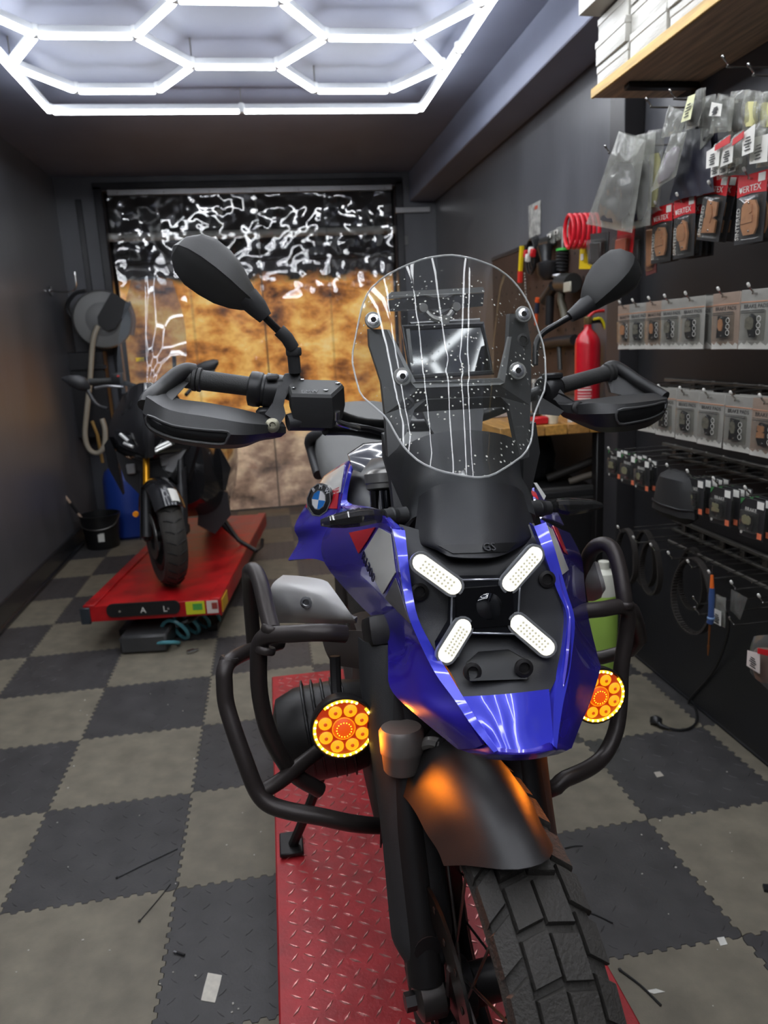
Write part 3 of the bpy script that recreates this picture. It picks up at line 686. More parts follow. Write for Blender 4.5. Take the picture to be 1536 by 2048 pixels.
for k in range(4): esec(k * math.pi / 2, (k + 1) * math.pi / 2, 0, .019, 'emblem_quarter', mat('emblem_white', (230, 230, 230), .25) if k % 2 == 0 else mat('emblem_blue', (40, 120, 200), .25))
esec(0, 2 * math.pi, .0187, .0205, 'emblem_ring', CHROME, .008); esec(0, 2 * math.pi, .0315, .034, 'emblem_ring', CHROME, .008)
for k, ch in enumerate('BMW'):
    a = math.radians(135 - 45 * k); d = es_ * math.cos(a) + eu * math.sin(a); text_mb(ch, ec + en * .0085 + d * .026, -(en.cross(d)) if (-(en.cross(d))).dot(es_) > 0 or k == 1 else -(en.cross(d)), d, .012, .0004).build('lettering', mat('emblem_white', (230, 230, 230), .25), em)
# tank body and seat behind
tb = MB(); rings = []
for y, hw, z0, z1 in ((1.30, .13, 1.10, 1.27), (1.42, .19, 1.02, 1.325), (1.55, .19, 1.0, 1.33), (1.68, .15, 1.02, 1.28), (1.76, .11, 1.05, 1.22)):
    rings.append([V((.285 + hw * math.cos(a) * abs(math.cos(a)) ** -.25, y, (z0 + z1) / 2 + (z1 - z0) / 2 * math.sin(a) * abs(math.sin(a) + 1e-6) ** -.2)) for a in [2 * math.pi * k / 20 + .01 for k in range(20)]])
tb.loft(rings).build('fuel_tank', DARKP, bike)
SEAT = mat('grey_seat', (104, 104, 102), .75, bump=.15, bscale=400)
sb = MB(); rings = []
for y, hw, z0, z1 in ((1.66, .10, 1.15, 1.24), (1.75, .15, 1.15, 1.275), (1.9, .165, 1.15, 1.30), (2.05, .168, 1.16, 1.345), (2.3, .165, 1.2, 1.375), (2.52, .14, 1.24, 1.37), (2.58, .12, 1.26, 1.35)):
    rings.append([V((.285 + hw * (1 if math.cos(a) > 0 else -1) * abs(math.cos(a)) ** .7, y, (z0 + z1) / 2 + (z1 - z0) / 2 * (1 if math.sin(a) > 0 else -1) * abs(math.sin(a)) ** .7)) for a in [2 * math.pi * k / 20 for k in range(20)]])
sb.loft(rings).build('seat', SEAT, bike)
rk = MB(); rk.tube(PL([(775, 862, 2.0), (690, 866, 2.05), (640, 868, 2.1), (620, 880, 2.15), (625, 905, 2.15), (638, 950, 2.05)]), .016, 10, smooth=4); rk.build('grab_rail', BLACK, bike)
rk = MB(); rk.tube([V((.46, 2.0, 1.25)), V((.50, 2.2, 1.33)), V((.49, 2.5, 1.34)), V((.42, 2.6, 1.33))], .016, 10, smooth=4); rk.build('grab_rail', BLACK, bike)
MB().box(at(644, 903, 2.2), (.03, .02, .02), bevel=.004).build('side_reflector', mat('reflector_red', (220, 30, 40), .2, coat=1.), bike)
# engine, frame, swingarm, rear wheel, side stand: mostly hidden behind the fairing
eb = MB(); eb.box((.27, 1.45, .78), (.26, .36, .36), bevel=.03, seg=2).box((.27, 1.34, .66), (.22, .18, .2), bevel=.02, seg=2); eng = eb.build('engine_block', mat('engine_black', (30, 28, 27), .5, .4, var=.2), bike)
for s in (-1, 1):
    hd = MB(); hd.lathe([(.05, 0), (.085, .01), (.095, .06), (.095, .15), (.08, .19), (.05, .2)], (.27 + s * .11, 1.40, .80), (s, 0, -.1), 24); hd = hd.build('cylinder_head', mat('head_black', (40, 38, 37), .42, .4), bike)
    for k in range(5): MB().lathe([(.09, 0), (.1, .002), (.1, .005), (.09, .007)], (.27 + s * (.16 + k * .02), 1.40, .795), (s, 0, -.1), 24).build('cooling_fin', BLACKM, hd)
fb = MB(); fb.tube([V((.27, 1.2, 1.16)), V((.27, 1.35, 1.05)), V((.27, 1.8, 1.02)), V((.27, 2.3, 1.2))], .03, 10, smooth=3); fb.build('frame', BLACKM, bike)
rad = MB().box((.27, 1.22, .92), (.28, .03, .2), rx(.2), bevel=.006).build('radiator', mat('radiator_black', (20, 20, 20), .6), bike)
for k in range(9): MB().box((.27, 1.203, .84 + k * .02), (.26, .008, .004), rx(.2)).build('radiator_fin', BLACKM, rad)
RC = V((.275, 2.415, LZ + .3425))
rt = MB(); prof = [(.23, -.06), (.28, -.085), (.325, -.07), (.339, 0), (.325, .07), (.28, .085), (.23, .06)]
rt.loft([[RC + V((s, -r * math.cos(t), r * math.sin(t))) for r, s in prof] for t in [2 * math.pi * k / 48 for k in range(48)]], closed=True, caps=False); rt.build('rear_tire', RUBBER, bike)
rr = MB(); rr.lathe([(.03, -.07), (.05, -.06), (.05, .06), (.03, .07)], RC, (1, 0, 0), 16)
for k in range(10):
    t = 2 * math.pi * k / 10; rr.tube([RC + V((0, math.cos(t) * .045, math.sin(t) * .045)), RC + V((0, math.cos(t) * .235, math.sin(t) * .235))], .01, 6)
rr.lathe([(.215, -.05), (.235, -.055), (.235, .055), (.215, .05)], RC, (1, 0, 0), 40); rr.build('rear_rim', BLACKM, bike)
MB().tube([V((.36, 1.6, .68)), V((.385, 2.0, .68)), V((.36, 2.41, LZ + .3425))], .035, 10, smooth=3).build('swingarm', BLACKM, bike)
MB().box((.285, 2.5, 1.16), (.2, .3, .06), rx(.15), bevel=.02).build('tail_section', BLACK, bike)
ss = MB(); ss.tube([V((.10, 1.62, .66)), V((.02, 1.66, .45)), V((-.03, 1.70, LZ + .017))], .013, 8); ss.box((-.035, 1.71, LZ + .0105), (.06, .09, .012), bevel=.003); ss.build('side_stand', BLACKM, bike)
# --- crash bars
CB = mat('crash_bar_black', (58, 52, 50), .38, .35)
cbl = MB(); R_ = .0145
cbl.tube(PL([(560, 1285, 1.40), (505, 1300, 1.34), (465, 1318, 1.25), (450, 1338, 1.22), (449, 1370, 1.21), (453, 1410, 1.20), (470, 1466, 1.18), (493, 1530, 1.16), (512, 1578, 1.15), (535, 1606, 1.14), (575, 1621, 1.13), (640, 1633, 1.12), (715, 1648, 1.13), (780, 1650, 1.2), (830, 1630, 1.3)]), R_, 12, smooth=4)
cbl.tube(PL([(690, 1268, 1.12), (640, 1265, 1.11), (575, 1268, 1.13), (535, 1272, 1.145), (520, 1288, 1.155), (517, 1320, 1.16), (520, 1390, 1.17), (540, 1470, 1.18), (585, 1545, 1.2), (640, 1580, 1.22)]), R_, 12, smooth=4)
cbl.tube(PL([(545, 1262, 1.15), (534, 1220, 1.19), (522, 1170, 1.24), (512, 1146, 1.27), (504, 1140, 1.29), (499, 1150, 1.33), (501, 1200, 1.37), (508, 1290, 1.40)]), R_, 12, smooth=4)
cbl.tube(PL([(517, 1588, 1.15), (560, 1562, 1.17), (596, 1534, 1.2), (640, 1500, 1.26)]), R_ * .95, 12, smooth=3)
cb1 = cbl.build('crash_bar', CB, bike)
for p in ((531, 1300, 1.145), (542, 1258, 1.145), (458, 1320, 1.235)): MB().lathe([(.0148, -.006), (.0168, -.003), (.0168, .003), (.0148, .006)], at(*p), (.3, .2, 1), 12).build('weld_ring', CB, cb1)
cbr = MB()
cbr.tube(PL([(1172, 1160, 1.34), (1176, 1118, 1.32), (1188, 1096, 1.30), (1208, 1088, 1.28), (1226, 1100, 1.26), (1238, 1135, 1.24), (1246, 1180, 1.22), (1250, 1212, 1.21)]), R_, 12, smooth=4)
cbr.tube(PL([(1165, 1222, 1.20), (1205, 1218, 1.20), (1240, 1213, 1.21), (1256, 1225, 1.22), (1252, 1270, 1.22), (1242, 1340, 1.21), (1240, 1400, 1.20), (1232, 1460, 1.18), (1210, 1508, 1.16), (1180, 1535, 1.14), (1130, 1558, 1.12), (1085, 1575, 1.13)]) + [V((.36, 1.30, .76))], R_, 12, smooth=4)
cbr.tube(PL([(1250, 1215, 1.22), (1268, 1230, 1.3), (1262, 1300, 1.36)]) + [V((.50, 1.42, .86)), V((.40, 1.42, .82))], R_, 12, smooth=3)
cb2 = cbr.build('crash_bar', CB, bike)
MB().lathe([(.0148, -.006), (.0168, -.003), (.0168, .003), (.0148, .006)], at(1250, 1209, 1.21), (.1, .1, 1), 12).build('weld_ring', CB, cb2)
# --- silver covers
def prism_px(pts, ext, m, name, bev=.006):
    b = MB(); b.prism(PL(pts), ext, tri=False)
    bmesh.ops.recalc_face_normals(b.bm, faces=b.bm.faces)
    bmesh.ops.bevel(b.bm, geom=b.bm.edges[:], offset=bev, segments=2, affect='EDGES'); return b.build(name, m, bike)
sc1 = MB().shell(G([
    [(566, 1150, 1.36), (600, 1152, 1.32), (640, 1158, 1.27), (656, 1164, 1.25)],
    [(545, 1168, 1.33), (590, 1172, 1.27), (640, 1182, 1.22), (672, 1186, 1.21)],
    [(541, 1190, 1.31), (590, 1196, 1.25), (645, 1206, 1.20), (692, 1214, 1.17)],
    [(546, 1222, 1.31), (590, 1226, 1.25), (650, 1234, 1.20), (708, 1238, 1.14)],
    [(553, 1246, 1.34), (590, 1246, 1.29), (650, 1248, 1.24), (713, 1246, 1.16)]]), .008, 4, 4).build('cylinder_cover', SILV, bike)
MB().lathe([(.011, 0), (.0105, .003), (.006, .0035), (.005, .0), (.001, .0)], at(613, 1205, 1.222), (-.35, -1, .3), 14).build('cover_bolt', CHROME, sc1)
MB().shell(G([
    [(640, 1262, 1.30), (680, 1262, 1.25), (722, 1262, 1.20), (760, 1268, 1.16)],
    [(650, 1300, 1.28), (690, 1300, 1.24), (735, 1310, 1.18), (770, 1322, 1.12)],
    [(665, 1330, 1.30), (700, 1335, 1.26), (745, 1342, 1.2), (775, 1346, 1.14)]]), .006, 3, 3).build('lower_side_cover', mat('side_cover_grey', (92, 84, 80), .5), bike)
MB().shell(G([
    [(1164, 1116, 1.36), (1178, 1118, 1.33), (1190, 1126, 1.30)], [(1168, 1150, 1.33), (1184, 1152, 1.30), (1199, 1158, 1.27)],
    [(1172, 1180, 1.33), (1188, 1182, 1.30), (1205, 1184, 1.27)], [(1175, 1202, 1.35), (1188, 1202, 1.32), (1202, 1196, 1.30)]]), .008, 4, 4).build('cylinder_cover', SILV, bike)
# --- fog lamps
RING = emis('amber_ring', (1., .42, .012), 3.2, .02); LENS = emis('amber_lens', (1., .30, .004), 1.15, .02); CENT = emis('amber_centre', (1., .10, .0), .6, .02)
def fog(c, s, name='fog_lamp'):
    ax = V((.04 * s, -1, .02)).normalized(); r = .0485
    b = MB(); b.lathe([(.02, -.05), (.038, -.045), (r, -.02), (r + .003, -.004), (r + .003, .003), (r, .004), (r - .002, .0)], c, ax, 40); h = b.build('fog_lamp', BLACKM, bike)
    x = V((1, 0, 0)) - ax * ax.x; x.normalize(); y = x.cross(ax); y = y if y.z > 0 else -y
    def P_(a, rr, hgt): return c + ax * hgt + (x * math.cos(a) + y * math.sin(a)) * rr
    b = MB(); b.lathe([(.001, .0005), (r - .003, .0005), (r - .003, -.004)], c, ax, 40); b.build('lamp_face', emis('amber_face', (1., .06, .0), .3, .02), h)
    for a0, a1 in ((58, 128), (-205, 38)):
        n = 40 if a1 - a0 > 100 else 14
        b = MB(); b.tube([P_(math.radians(lerp(a0, a1, k / n)), r - .0035, .003) for k in range(n + 1)], .0021, 8); rg = b.build('led_ring', RING, h)
        for k in range(0, n, 2): MB().lathe([(.0023, 0), (.0015, .0015), (.0002, .002)], P_(math.radians(lerp(a0, a1, (k + .5) / n)), r - .0035, .0045), ax, 8).build('led', emis('amber_led', (1., .66, .12), 7., .02), rg)
    for k in range(8):
        p = P_(math.radians(22 + 45 * k), .0305, .001); b = MB(); b.lathe([(.0105, 0), (.0103, .003), (.007, .0055), (.0025, .0065), (.0004, .0066)], p, ax, 20); ln = b.build('lens', LENS, h)
        b = MB(); b.lathe([(.0112, 0), (.0118, .003), (.0108, .0035), (.0102, .001)], p, ax, 20); b.build('lens_rim', emis('amber_rim', (1., .06, 0), .35, .02), ln)
        b = MB(); b.lathe([(.0032, .0062), (.002, .0078), (.0003, .008)], p, ax, 10); b.build('lens_bulb', emis('amber_bulb', (1., .12, 0), .45, .02), ln)
    b = MB(); b.lathe([(.0165, 0), (.0165, .004), (.013, .0075), (.006, .0095), (.0004, .01)], c, ax, 28); ce = b.build('centre_lens', CENT, h)
    b = MB(); b.lathe([(.0172, 0), (.0185, .004), (.0172, .005), (.016, .003)], c, ax, 28); b.build('centre_rim', emis('amber_lens2', (1., .22, .002), .9, .02), ce)
    for k in range(16): MB().lathe([(.0011, 0), (.0002, .001)], P_(2 * math.pi * k / 16, .0115, .0085), ax, 6).build('sparkle', RING, ce)
    b = MB(); b.tube([c - ax * .045, c - ax * .06 + V((0, .02, .03)), c + V((0, .09, .08))], .009, 8); b.build('lamp_bracket', BLACKM, h)
    L = bpy.data.lights.new('fog_lamp_beam', 'SPOT'); L.energy = FOG_W; L.color = (1., .22, .01); L.spot_size = math.radians(160); L.spot_blend = .6; L.shadow_soft_size = .04
    lo = bpy.data.objects.new('fog_lamp_beam', L); COL.objects.link(lo); lo.parent = h; lo.location = c - bike.location + ax * .015; lo.rotation_euler = ax.to_track_quat('-Z', 'Y').to_euler()
FOG_W = 3.0
fog(at(687, 1455, 1.05), 1); fog(at(1196, 1391, 1.12), 1)
# --- windscreen and its carrier
def ysc(u, v, off=0.): return .985 + (955 - v) / 445 * .30 + .10 * ((u - (905 + (v - 510) * .06)) / 185) ** 2 + off
so = [(760, 68), (600, 90), (440, 150), (300, 225), (200, 320), (155, 420), (120, 580), (80, 790), (110, 930), (145, 1050), (240, 1130), (330, 1210), (400, 1340), (460, 1430), (560, 1520), (700, 1580), (860, 1612), (960, 1625), (1060, 1610), (1180, 1540), (1290, 1460), (1340, 1360), (1350, 1200), (1380, 1120), (1438, 990), (1430, 730), (1380, 580), (1330, 430), (1260, 310), (1180, 220), (1080, 150), (960, 105), (860, 80)]
so = [(680 + x * .2865, 490 + y * .2865) for x, y in so]
so = [q for (a, b_), (c, d) in zip(so, so[1:] + so[:1]) for q in ((a * .78 + c * .22, b_ * .78 + d * .22), (a * .22 + c * .78, b_ * .22 + d * .78))]
cu_, cv_ = 908, 735
b = MB(); rings = [[at(lerp(cu_, u, k), lerp(cv_, v, k), ysc(lerp(cu_, u, k), lerp(cv_, v, k))) for u, v in so] for k in (.12, .3, .5, .7, .86, 1.)]
cv0 = b.vs([at(cu_, cv_, ysc(cu_, cv_))])[0]; rg = [b.vs(r) for r in rings]; n = len(so)
for k in range(n): b.face([cv0, rg[0][k], rg[0][(k + 1) % n]])
for a in range(len(rg) - 1):
    for k in range(n): b.face([rg[a][k], rg[a + 1][k], rg[a + 1][(k + 1) % n], rg[a][(k + 1) % n]])
ws = b.build('windscreen', clear('windscreen_plastic', (236, 238, 238), .02, (205, 205, 195), .02, .75, dirt=.85), bike, sharp=60)
b = MB(); b.tube(rings[-1], .0016, 6, closed=True); b.build('screen_edge', clear('screen_edge', (225, 228, 230), .45, (225, 225, 222), .1), ws)
CAR = mat('carrier_black', (52, 52, 52), .5)
def frame_poly(pts, off, th, name, m, parent=bike):
    b = MB(); b.prism([at(680 + x * .2865, 490 + y * .2865, ysc(680 + x * .2865, 490 + y * .2865, off)) for x, y in pts], (0, th, 0)); return b.build(name, m, parent)
frame_poly([(200, 585), (330, 590), (345, 640), (460, 860), (520, 960), (520, 990), (560, 1000), (1110, 975), (1150, 930), (1175, 700), (1185, 480), (1300, 480), (1335, 700), (1335, 1010), (1330, 1120), (1320, 1480), (1260, 1500), (1180, 1120), (1120, 1060), (600, 1080), (520, 1150), (470, 1300), (400, 1420), (335, 1480), (315, 1180), (290, 960), (205, 700)], .022, .02, 'screen_carrier', CAR)
frame_poly([(330, 595), (345, 590), (530, 955), (1110, 930), (1180, 640), (1198, 640), (1150, 960), (1120, 975), (530, 998), (500, 965)], .018, .01, 'carrier_lip', mat('carrier_lip', (112, 112, 110), .45))
for x, y in ((232, 525), (435, 920), (1280, 485), (1240, 880)):
    u, v = 680 + x * .2865, 490 + y * .2865; c = at(u, v, ysc(u, v, -.001)); b = MB(); b.lathe([(.0095, -.02), (.0105, .0), (.0098, .0035), (.0055, .0042), (.0045, .0042), (.004, .0005), (.001, .0005)], c, (0, -1, .25), 20); bo = b.build('screen_bolt', CHROME, ws)
    b = MB(); b.lathe([(.0108, -.001), (.0145, .0), (.0135, .0022), (.0108, .0024)], c, (0, -1, .25), 20); b.build('rubber_washer', mat('washer_clear', (120, 120, 116), .25), bo)
    b = MB(); b.lathe([(.005, 0), (.005, .0006), (.001, .0006)], c + V((0, -.0042, .001)), (0, -1, .25), 6); b.build('hex_socket', mat('hole_black', (8, 8, 8), .8), bo)
for x, y in ((1275, 665), (468, 1108)):
    u, v = 680 + x * .2865, 490 + y * .2865; b = MB(); b.lathe([(.011, 0), (.011, .003), (.007, .0035), (.006, 0), (.001, 0)], at(u, v, ysc(u, v, .018)), (0, -1, .25), 16); b.build('carrier_screw', BLACKM, bike)
# instrument display, navigation bracket
dsp = MB(); dsp.prism(PL([(806, 655, 1.365), (965, 648, 1.365), (985, 745, 1.335), (822, 754, 1.335)]), (0, .025, .004)); dp = dsp.build('instrument_display', mat('display_glass', (16, 17, 18), .06, coat=1.), bike)
b = MB(); b.tube(PL([(806, 655, 1.362), (965, 648, 1.362), (985, 745, 1.332), (822, 754, 1.332)]), .005, 6, closed=True); b.build('display_bezel', BLACK, dp)
b = MB(); b.prism(PL([(812, 652, 1.36), (819, 652, 1.36), (828, 740, 1.34), (821, 742, 1.34)]), (0, .004, 0)); b.build('bezel_highlight', mat('bezel_grey', (110, 110, 108), .4), dp)
nb = MB(); nb.prism(PL([(775, 592, 1.40), (783, 584, 1.40), (966, 574, 1.40), (970, 584, 1.40), (906, 588, 1.395), (890, 594, 1.395), (866, 595, 1.395), (850, 590, 1.395), (778, 598, 1.40)]), (0, .02, 0)); nv = nb.build('navigation_bracket', mat('bracket_silver', (150, 150, 148), .35, .6), bike)
nb = MB(); nb.prism(PL([(778, 600, 1.40), (850, 592, 1.40), (866, 600, 1.40), (892, 598, 1.40), (908, 590, 1.40), (968, 586, 1.40), (966, 612, 1.40), (900, 618, 1.39), (880, 628, 1.385), (862, 620, 1.39), (780, 622, 1.40)]), (0, .02, 0)); nb.build('bracket_plate', BLACK, nv)
b = MB(); b.tube(PL([(846, 616, 1.39), (866, 636, 1.385), (892, 638, 1.385), (913, 614, 1.39)]), .006, 8, smooth=3); b.build('bracket_arm', STEEL, nv)
for u, v in ((846, 616), (912, 614), (890, 640)): MB().lathe([(.001, .006), (.008, .006), (.009, 0), (.009, -.01)], at(u, v, 1.385), (0, -1, .1), 14).build('bracket_knob', STEEL, nv)
for u0, u1, v in ((820, 960, 676), (828, 968, 704)): MB().tube(PL([(u0, v - 22, 1.41), ((u0 + u1) / 2, v - 26, 1.42), (u1, v - 30, 1.41)]), .009, 8, smooth=3).build('brake_hose', DARKP, bike)
# --- turn signals
CL2 = clear('signal_lens', (150, 146, 140), .05, (150, 150, 150), .04, ior=1.6)
for pts, stem in (([(770, 1033, 24, 1.10), (748, 1032, 34, 1.09), (720, 1035, 40, 1.085), (690, 1040, 36, 1.085), (660, 1044, 26, 1.09), (641, 1046, 14, 1.10)], [(812, 1030, 1.115), (790, 1032, 1.11), (766, 1033, 1.10)]),
                  ([(1096, 1016, 22, 1.15), (1114, 1012, 32, 1.14), (1135, 1014, 42, 1.135), (1160, 1013, 36, 1.14), (1185, 1011, 28, 1.15), (1204, 1011, 12, 1.16)], [(1052, 1018, 1.13), (1075, 1017, 1.14), (1098, 1016, 1.15)])):
    b = MB(); b.tube(PL(stem), [.0135, .0135, .0115], 14); sg = b.build('turn_signal', BLACK, bike)
    b = MB(); b.lathe([(.0125, -.002), (.0145, 0), (.0145, .008), (.0125, .01)], at(*stem[1]), at(*stem[2]) - at(*stem[1]), 16); b.build('stem_collar', DARKP, sg)
    rings = []
    for u, v, h, y in pts:
        c = at(u, v, y); hh = h / 2 / 1290; rings.append([c + V((0, math.cos(a) * hh * .75, math.sin(a) * hh * (1.0 if math.sin(a) > 0 else .9))) for a in [2 * math.pi * k / 8 + .39 for k in range(8)]])
    MB().loft(rings).build('signal_lens', CL2, sg, sharp=20)
    rings = [[lerp(p_, sum(r, V()) / 8, .35) for p_ in r] for r in rings[1:-1]]
    MB().loft(rings).build('signal_core', mat('signal_core', (66, 62, 58), .25, .6), sg, sharp=20)
    b = MB(); b.tube([r[1] for r in rings], .0015, 6); b.build('light_guide', mat('guide_silver', (170, 168, 164), .2, .6), sg)
# --- mirrors
MIR = mat('mirror_shell', (48, 48, 47), .42, bump=.06, bscale=900)
def mirror(tip, base, prof, y, boot, stem, ys_, roll=1):
    root = MB(); a, c = V(tip), V(base); d = (c - a); d.normalize(); q = V((-d.y, d.x)); rings = []
    for t, up_, dn, th in prof:
        o = a.lerp(c, t); ring = []
        s0 = .22
        for k in range(24):
            an = 2 * math.pi * k / 24; s = math.cos(an); w_ = up_ if s > 0 else dn
            if k == 20: s = s0
            px = o + q * (-s * w_)
            if math.sin(an) < -1e-6: dep = -th * 1.15 * max(0, 1 - abs(s - s0) / (1 - s0 if s > s0 else 1 + s0)) ** .72
            else: dep = math.sin(an) * th * .7
            ring.append(at(px.x, px.y, y) + V((0, dep, 0)))
        rings.append(ring)
    root.loft(rings); m_ = root.build('mirror', MIR, bike, sharp=24)
    b = MB(); b.tube(PL(boot), [.0195, .017, .012], 14); b.build('mirror_boot', BLACK, m_)
    b = MB(); b.tube(PL(stem), .0065, 10, smooth=4); b.build('mirror_stem', mat('stem_black', (40, 40, 40), .22, .5), m_)
    return m_, rings
PR = [(0, 3, 3, .004), (.05, 30, 22, .014), (.16, 52, 40, .022), (.32, 62, 50, .027), (.5, 60, 50, .028), (.68, 50, 46, .026), (.84, 34, 36, .022), (.95, 24, 25, .018), (1, 19, 18, .014)]
m1, r1 = mirror((347, 492), (505, 606), PR, 1.27, [(494, 594, 1.27), (515, 616, 1.27), (531, 636, 1.27)], [(528, 632, 1.27), (548, 652, 1.275), (564, 668, 1.28)], 1.27)
b = MB(); b.tube(PL([(558, 660, 1.28), (574, 676, 1.28), (586, 696, 1.285)]), .011, 12); b.tube(PL([(584, 690, 1.285), (587, 712, 1.29), (590, 745, 1.295)]), [.009, .0105, .0105], 12); b.lathe([(.012, 0), (.0135, .003), (.0135, .012), (.012, .014)], at(588, 712, 1.29), (0, 0, 1), 12); b.build('mirror_joint', BLACK, m1)
PR2 = [(0, 3, 3, .004), (.05, 22, 28, .014), (.16, 36, 46, .022), (.32, 42, 52, .027), (.5, 44, 48, .028), (.68, 40, 38, .026), (.84, 32, 27, .022), (.95, 24, 21, .018), (1, 19, 18, .014)]
m2, r2 = mirror((1262, 506), (1176, 610), [(t, d_, u_, h) for t, u_, d_, h in PR2], 1.52, [(1180, 604, 1.52), (1160, 620, 1.52), (1140, 634, 1.52)], [(1143, 632, 1.52), (1115, 648, 1.51), (1085, 667, 1.50), (1072, 690, 1.49), (1070, 730, 1.48)], 1.52)
for m_, r_ in ((m1, r1), (m2, r2)):
    b = MB(); b.loft([[lerp(p_, sum(r, V()) / 24, .2) + V((0, .014, 0)) for p_ in r[::3]] for r in r_[2:7]]); b.build('mirror_glass', mat('mirror_glass', (210, 212, 214), .02, 1.), m_)
# --- handlebar, grips, guards
BAR = mat('bar_black', (34, 34, 34), .3, .5)
b = MB(); b.tube(PL([(378, 757, 1.33), (460, 766, 1.32), (560, 780, 1.31), (640, 815, 1.33), (710, 845, 1.37), (790, 850, 1.41), (860, 850, 1.43), (950, 835, 1.45), (1040, 800, 1.46), (1100, 775, 1.48), (1160, 758, 1.50), (1225, 742, 1.52)]), .0125, 12, smooth=4); hb = b.build('handlebar', BAR, bike)
GRIP = mat('grip_rubber', (46, 46, 45), .55, bump=.2, bscale=500)
b = MB(); b.tube(PL([(372, 756, 1.33), (500, 773, 1.318)]), [.0175, .016, .0165, .0165], 18); g1 = b.build('grip', GRIP, bike)
for q in (0, 1): MB().lathe([(.017, 0), (.0205, .002), (.0205, .007), (.017, .009)], lerp(at(372, 756, 1.33), at(500, 773, 1.318), .1 + q * .07), at(500, 773, 1.318) - at(372, 756, 1.33), 18).build('grip_ring', GRIP, g1)
b = MB(); b.tube(PL([(1120, 772, 1.485), (1225, 743, 1.52)]), [.0165, .016, .0165], 18); g2 = b.build('grip', GRIP, bike)
for q in (0, 1): MB().lathe([(.017, 0), (.0205, .002), (.0205, .007), (.017, .009)], lerp(at(1120, 772, 1.485), at(1225, 743, 1.52), .86 + q * .07), at(1225, 743, 1.52) - at(1120, 772, 1.485), 18).build('grip_ring', GRIP, g2)
pa, pc = at(497, 776, 1.318), at(560, 786, 1.312); dd = (pc - pa).normalized()
b = MB(); b.lathe([(.022, 0), (.0295, .003), (.0305, .012), (.0295, .022), (.0275, .024), (.0275, .028), (.031, .030), (.031, .058), (.028, .062)], pa, dd, 28); sw = b.build('switch_cluster', DARKP, bike)
MB().box(at(545, 754, 1.285), (.022, .014, .01), bevel=.003).build('switch_button', mat('button_grey', (90, 90, 90), .3), sw)
MB().box(pa + dd * .03 + V((0, -.01, -.042)), (.04, .03, .03), bevel=.006).build('switch_lower', DARKP, sw)
# guard bracket strap and master cylinder
b = MB(); b.prism(PL([(570, 748, 1.30), (600, 742, 1.30), (602, 765, 1.29), (578, 782, 1.28), (566, 806, 1.27), (572, 830, 1.26), (560, 848, 1.25), (530, 828, 1.255), (546, 805, 1.265), (556, 770, 1.285)]), (0, .02, 0)); b.build('guard_bracket', BLACK, bike)
mc = MB(); lid = [(576, 776), (588, 764), (676, 766), (688, 774), (664, 796), (582, 794)]
bt = [at(u, v, 1.295 - (v - 764) / 32 * .05) for u, v in lid]
mc.loft([[p_ + V((0, .0, -.052)) for p_ in [lerp(q_, sum(bt, V()) / 6, .12) for q_ in bt]], [p_ + V((0, 0, -.03)) for p_ in bt], bt]); mcy = mc.build('brake_reservoir', mat('reservoir_black', (34, 34, 34), .45, bump=.05, bscale=900), bike, sharp=25)
ld = MB(); ld.loft([bt, [lerp(q_, sum(bt, V()) / 6, .06) + V((0, 0, .005)) for q_ in bt]]); ldo = ld.build('reservoir_lid', mat('lid_black', (62, 62, 61), .5), mcy, sharp=25)
for u, v in ((604, 766), (676, 773), (588, 783), (652, 787)): MB().lathe([(.0042, 0), (.0042, .0015), (.0022, .0018), (.001, .0005)], at(u, v, 1.295 - (v - 764) / 32 * .05) + V((0, 0, .005)), (0, -.2, 1), 10).build('lid_screw', CHROME, ldo)
text_mb('BMW', at(620, 789, 1.254) + V((0, 0, .0045)), (1, -.02, -.03), V((0, .8, .5)), .012, .0004).build('lettering', mat('lid_print', (120, 120, 120), .5), ldo)
b = MB(); b.tube(PL([(575, 845, 1.26), (620, 838, 1.27), (672, 850, 1.30)]), [.014, .02, .012], 12); b.build('master_cylinder', BLACK, bike)
b = MB(); b.tube(PL([(670, 838, 1.26), (680, 846, 1.265), (700, 852, 1.28), (716, 856, 1.30)]), .0055, 8, smooth=3); b.tube(PL([(672, 822, 1.255), (671, 838, 1.26)]), .007, 10); b.build('brake_line_fitting', CHROME, bike)
b = MB(); b.tube(PL([(650, 858, 1.28), (700, 858, 1.31), (745, 866, 1.36), (790, 872, 1.40)]), .0115, 10, smooth=4); b.build('cable_sheath', DARKP, bike)
b = MB(); b.tube(PL([(714, 855, 1.30), (745, 860, 1.33), (790, 880, 1.36), (810, 930, 1.36)]), .006, 8, smooth=4); b.build('brake_hose', DARKP, bike)
# hand guards
GU = mat('guard_black', (40, 40, 40), .45, bump=.06, bscale=900)
def facets(rows): return [r2 for a_, c_ in zip(rows, rows[1:]) for r2 in (a_, [lerp(p, q, .12) for p, q in zip(a_, c_)], [lerp(p, q, .88) for p, q in zip(a_, c_)])] + [rows[-1]]
hg = MB().shell(facets(G([
    [(322, 775, 1.29), (352, 796, 1.27), (420, 806, 1.26), (490, 820, 1.262), (540, 834, 1.262), (566, 844, 1.262)],
    [(292, 793, 1.225), (340, 820, 1.185), (420, 834, 1.18), (490, 846, 1.195), (540, 850, 1.23), (572, 854, 1.25)],
    [(285, 826, 1.215), (330, 853, 1.172), (420, 866, 1.168), (490, 870, 1.185), (538, 866, 1.228), (572, 866, 1.25)],
    [(290, 850, 1.225), (338, 874, 1.185), (430, 888, 1.18), (488, 888, 1.195), (530, 876, 1.238), (562, 874, 1.255)],
    [(300, 862, 1.26), (344, 884, 1.235), (430, 897, 1.23), (484, 895, 1.235), (520, 882, 1.255), (545, 878, 1.265)]])), .004, 4, 1).build('hand_guard', GU, bike, sharp=28)
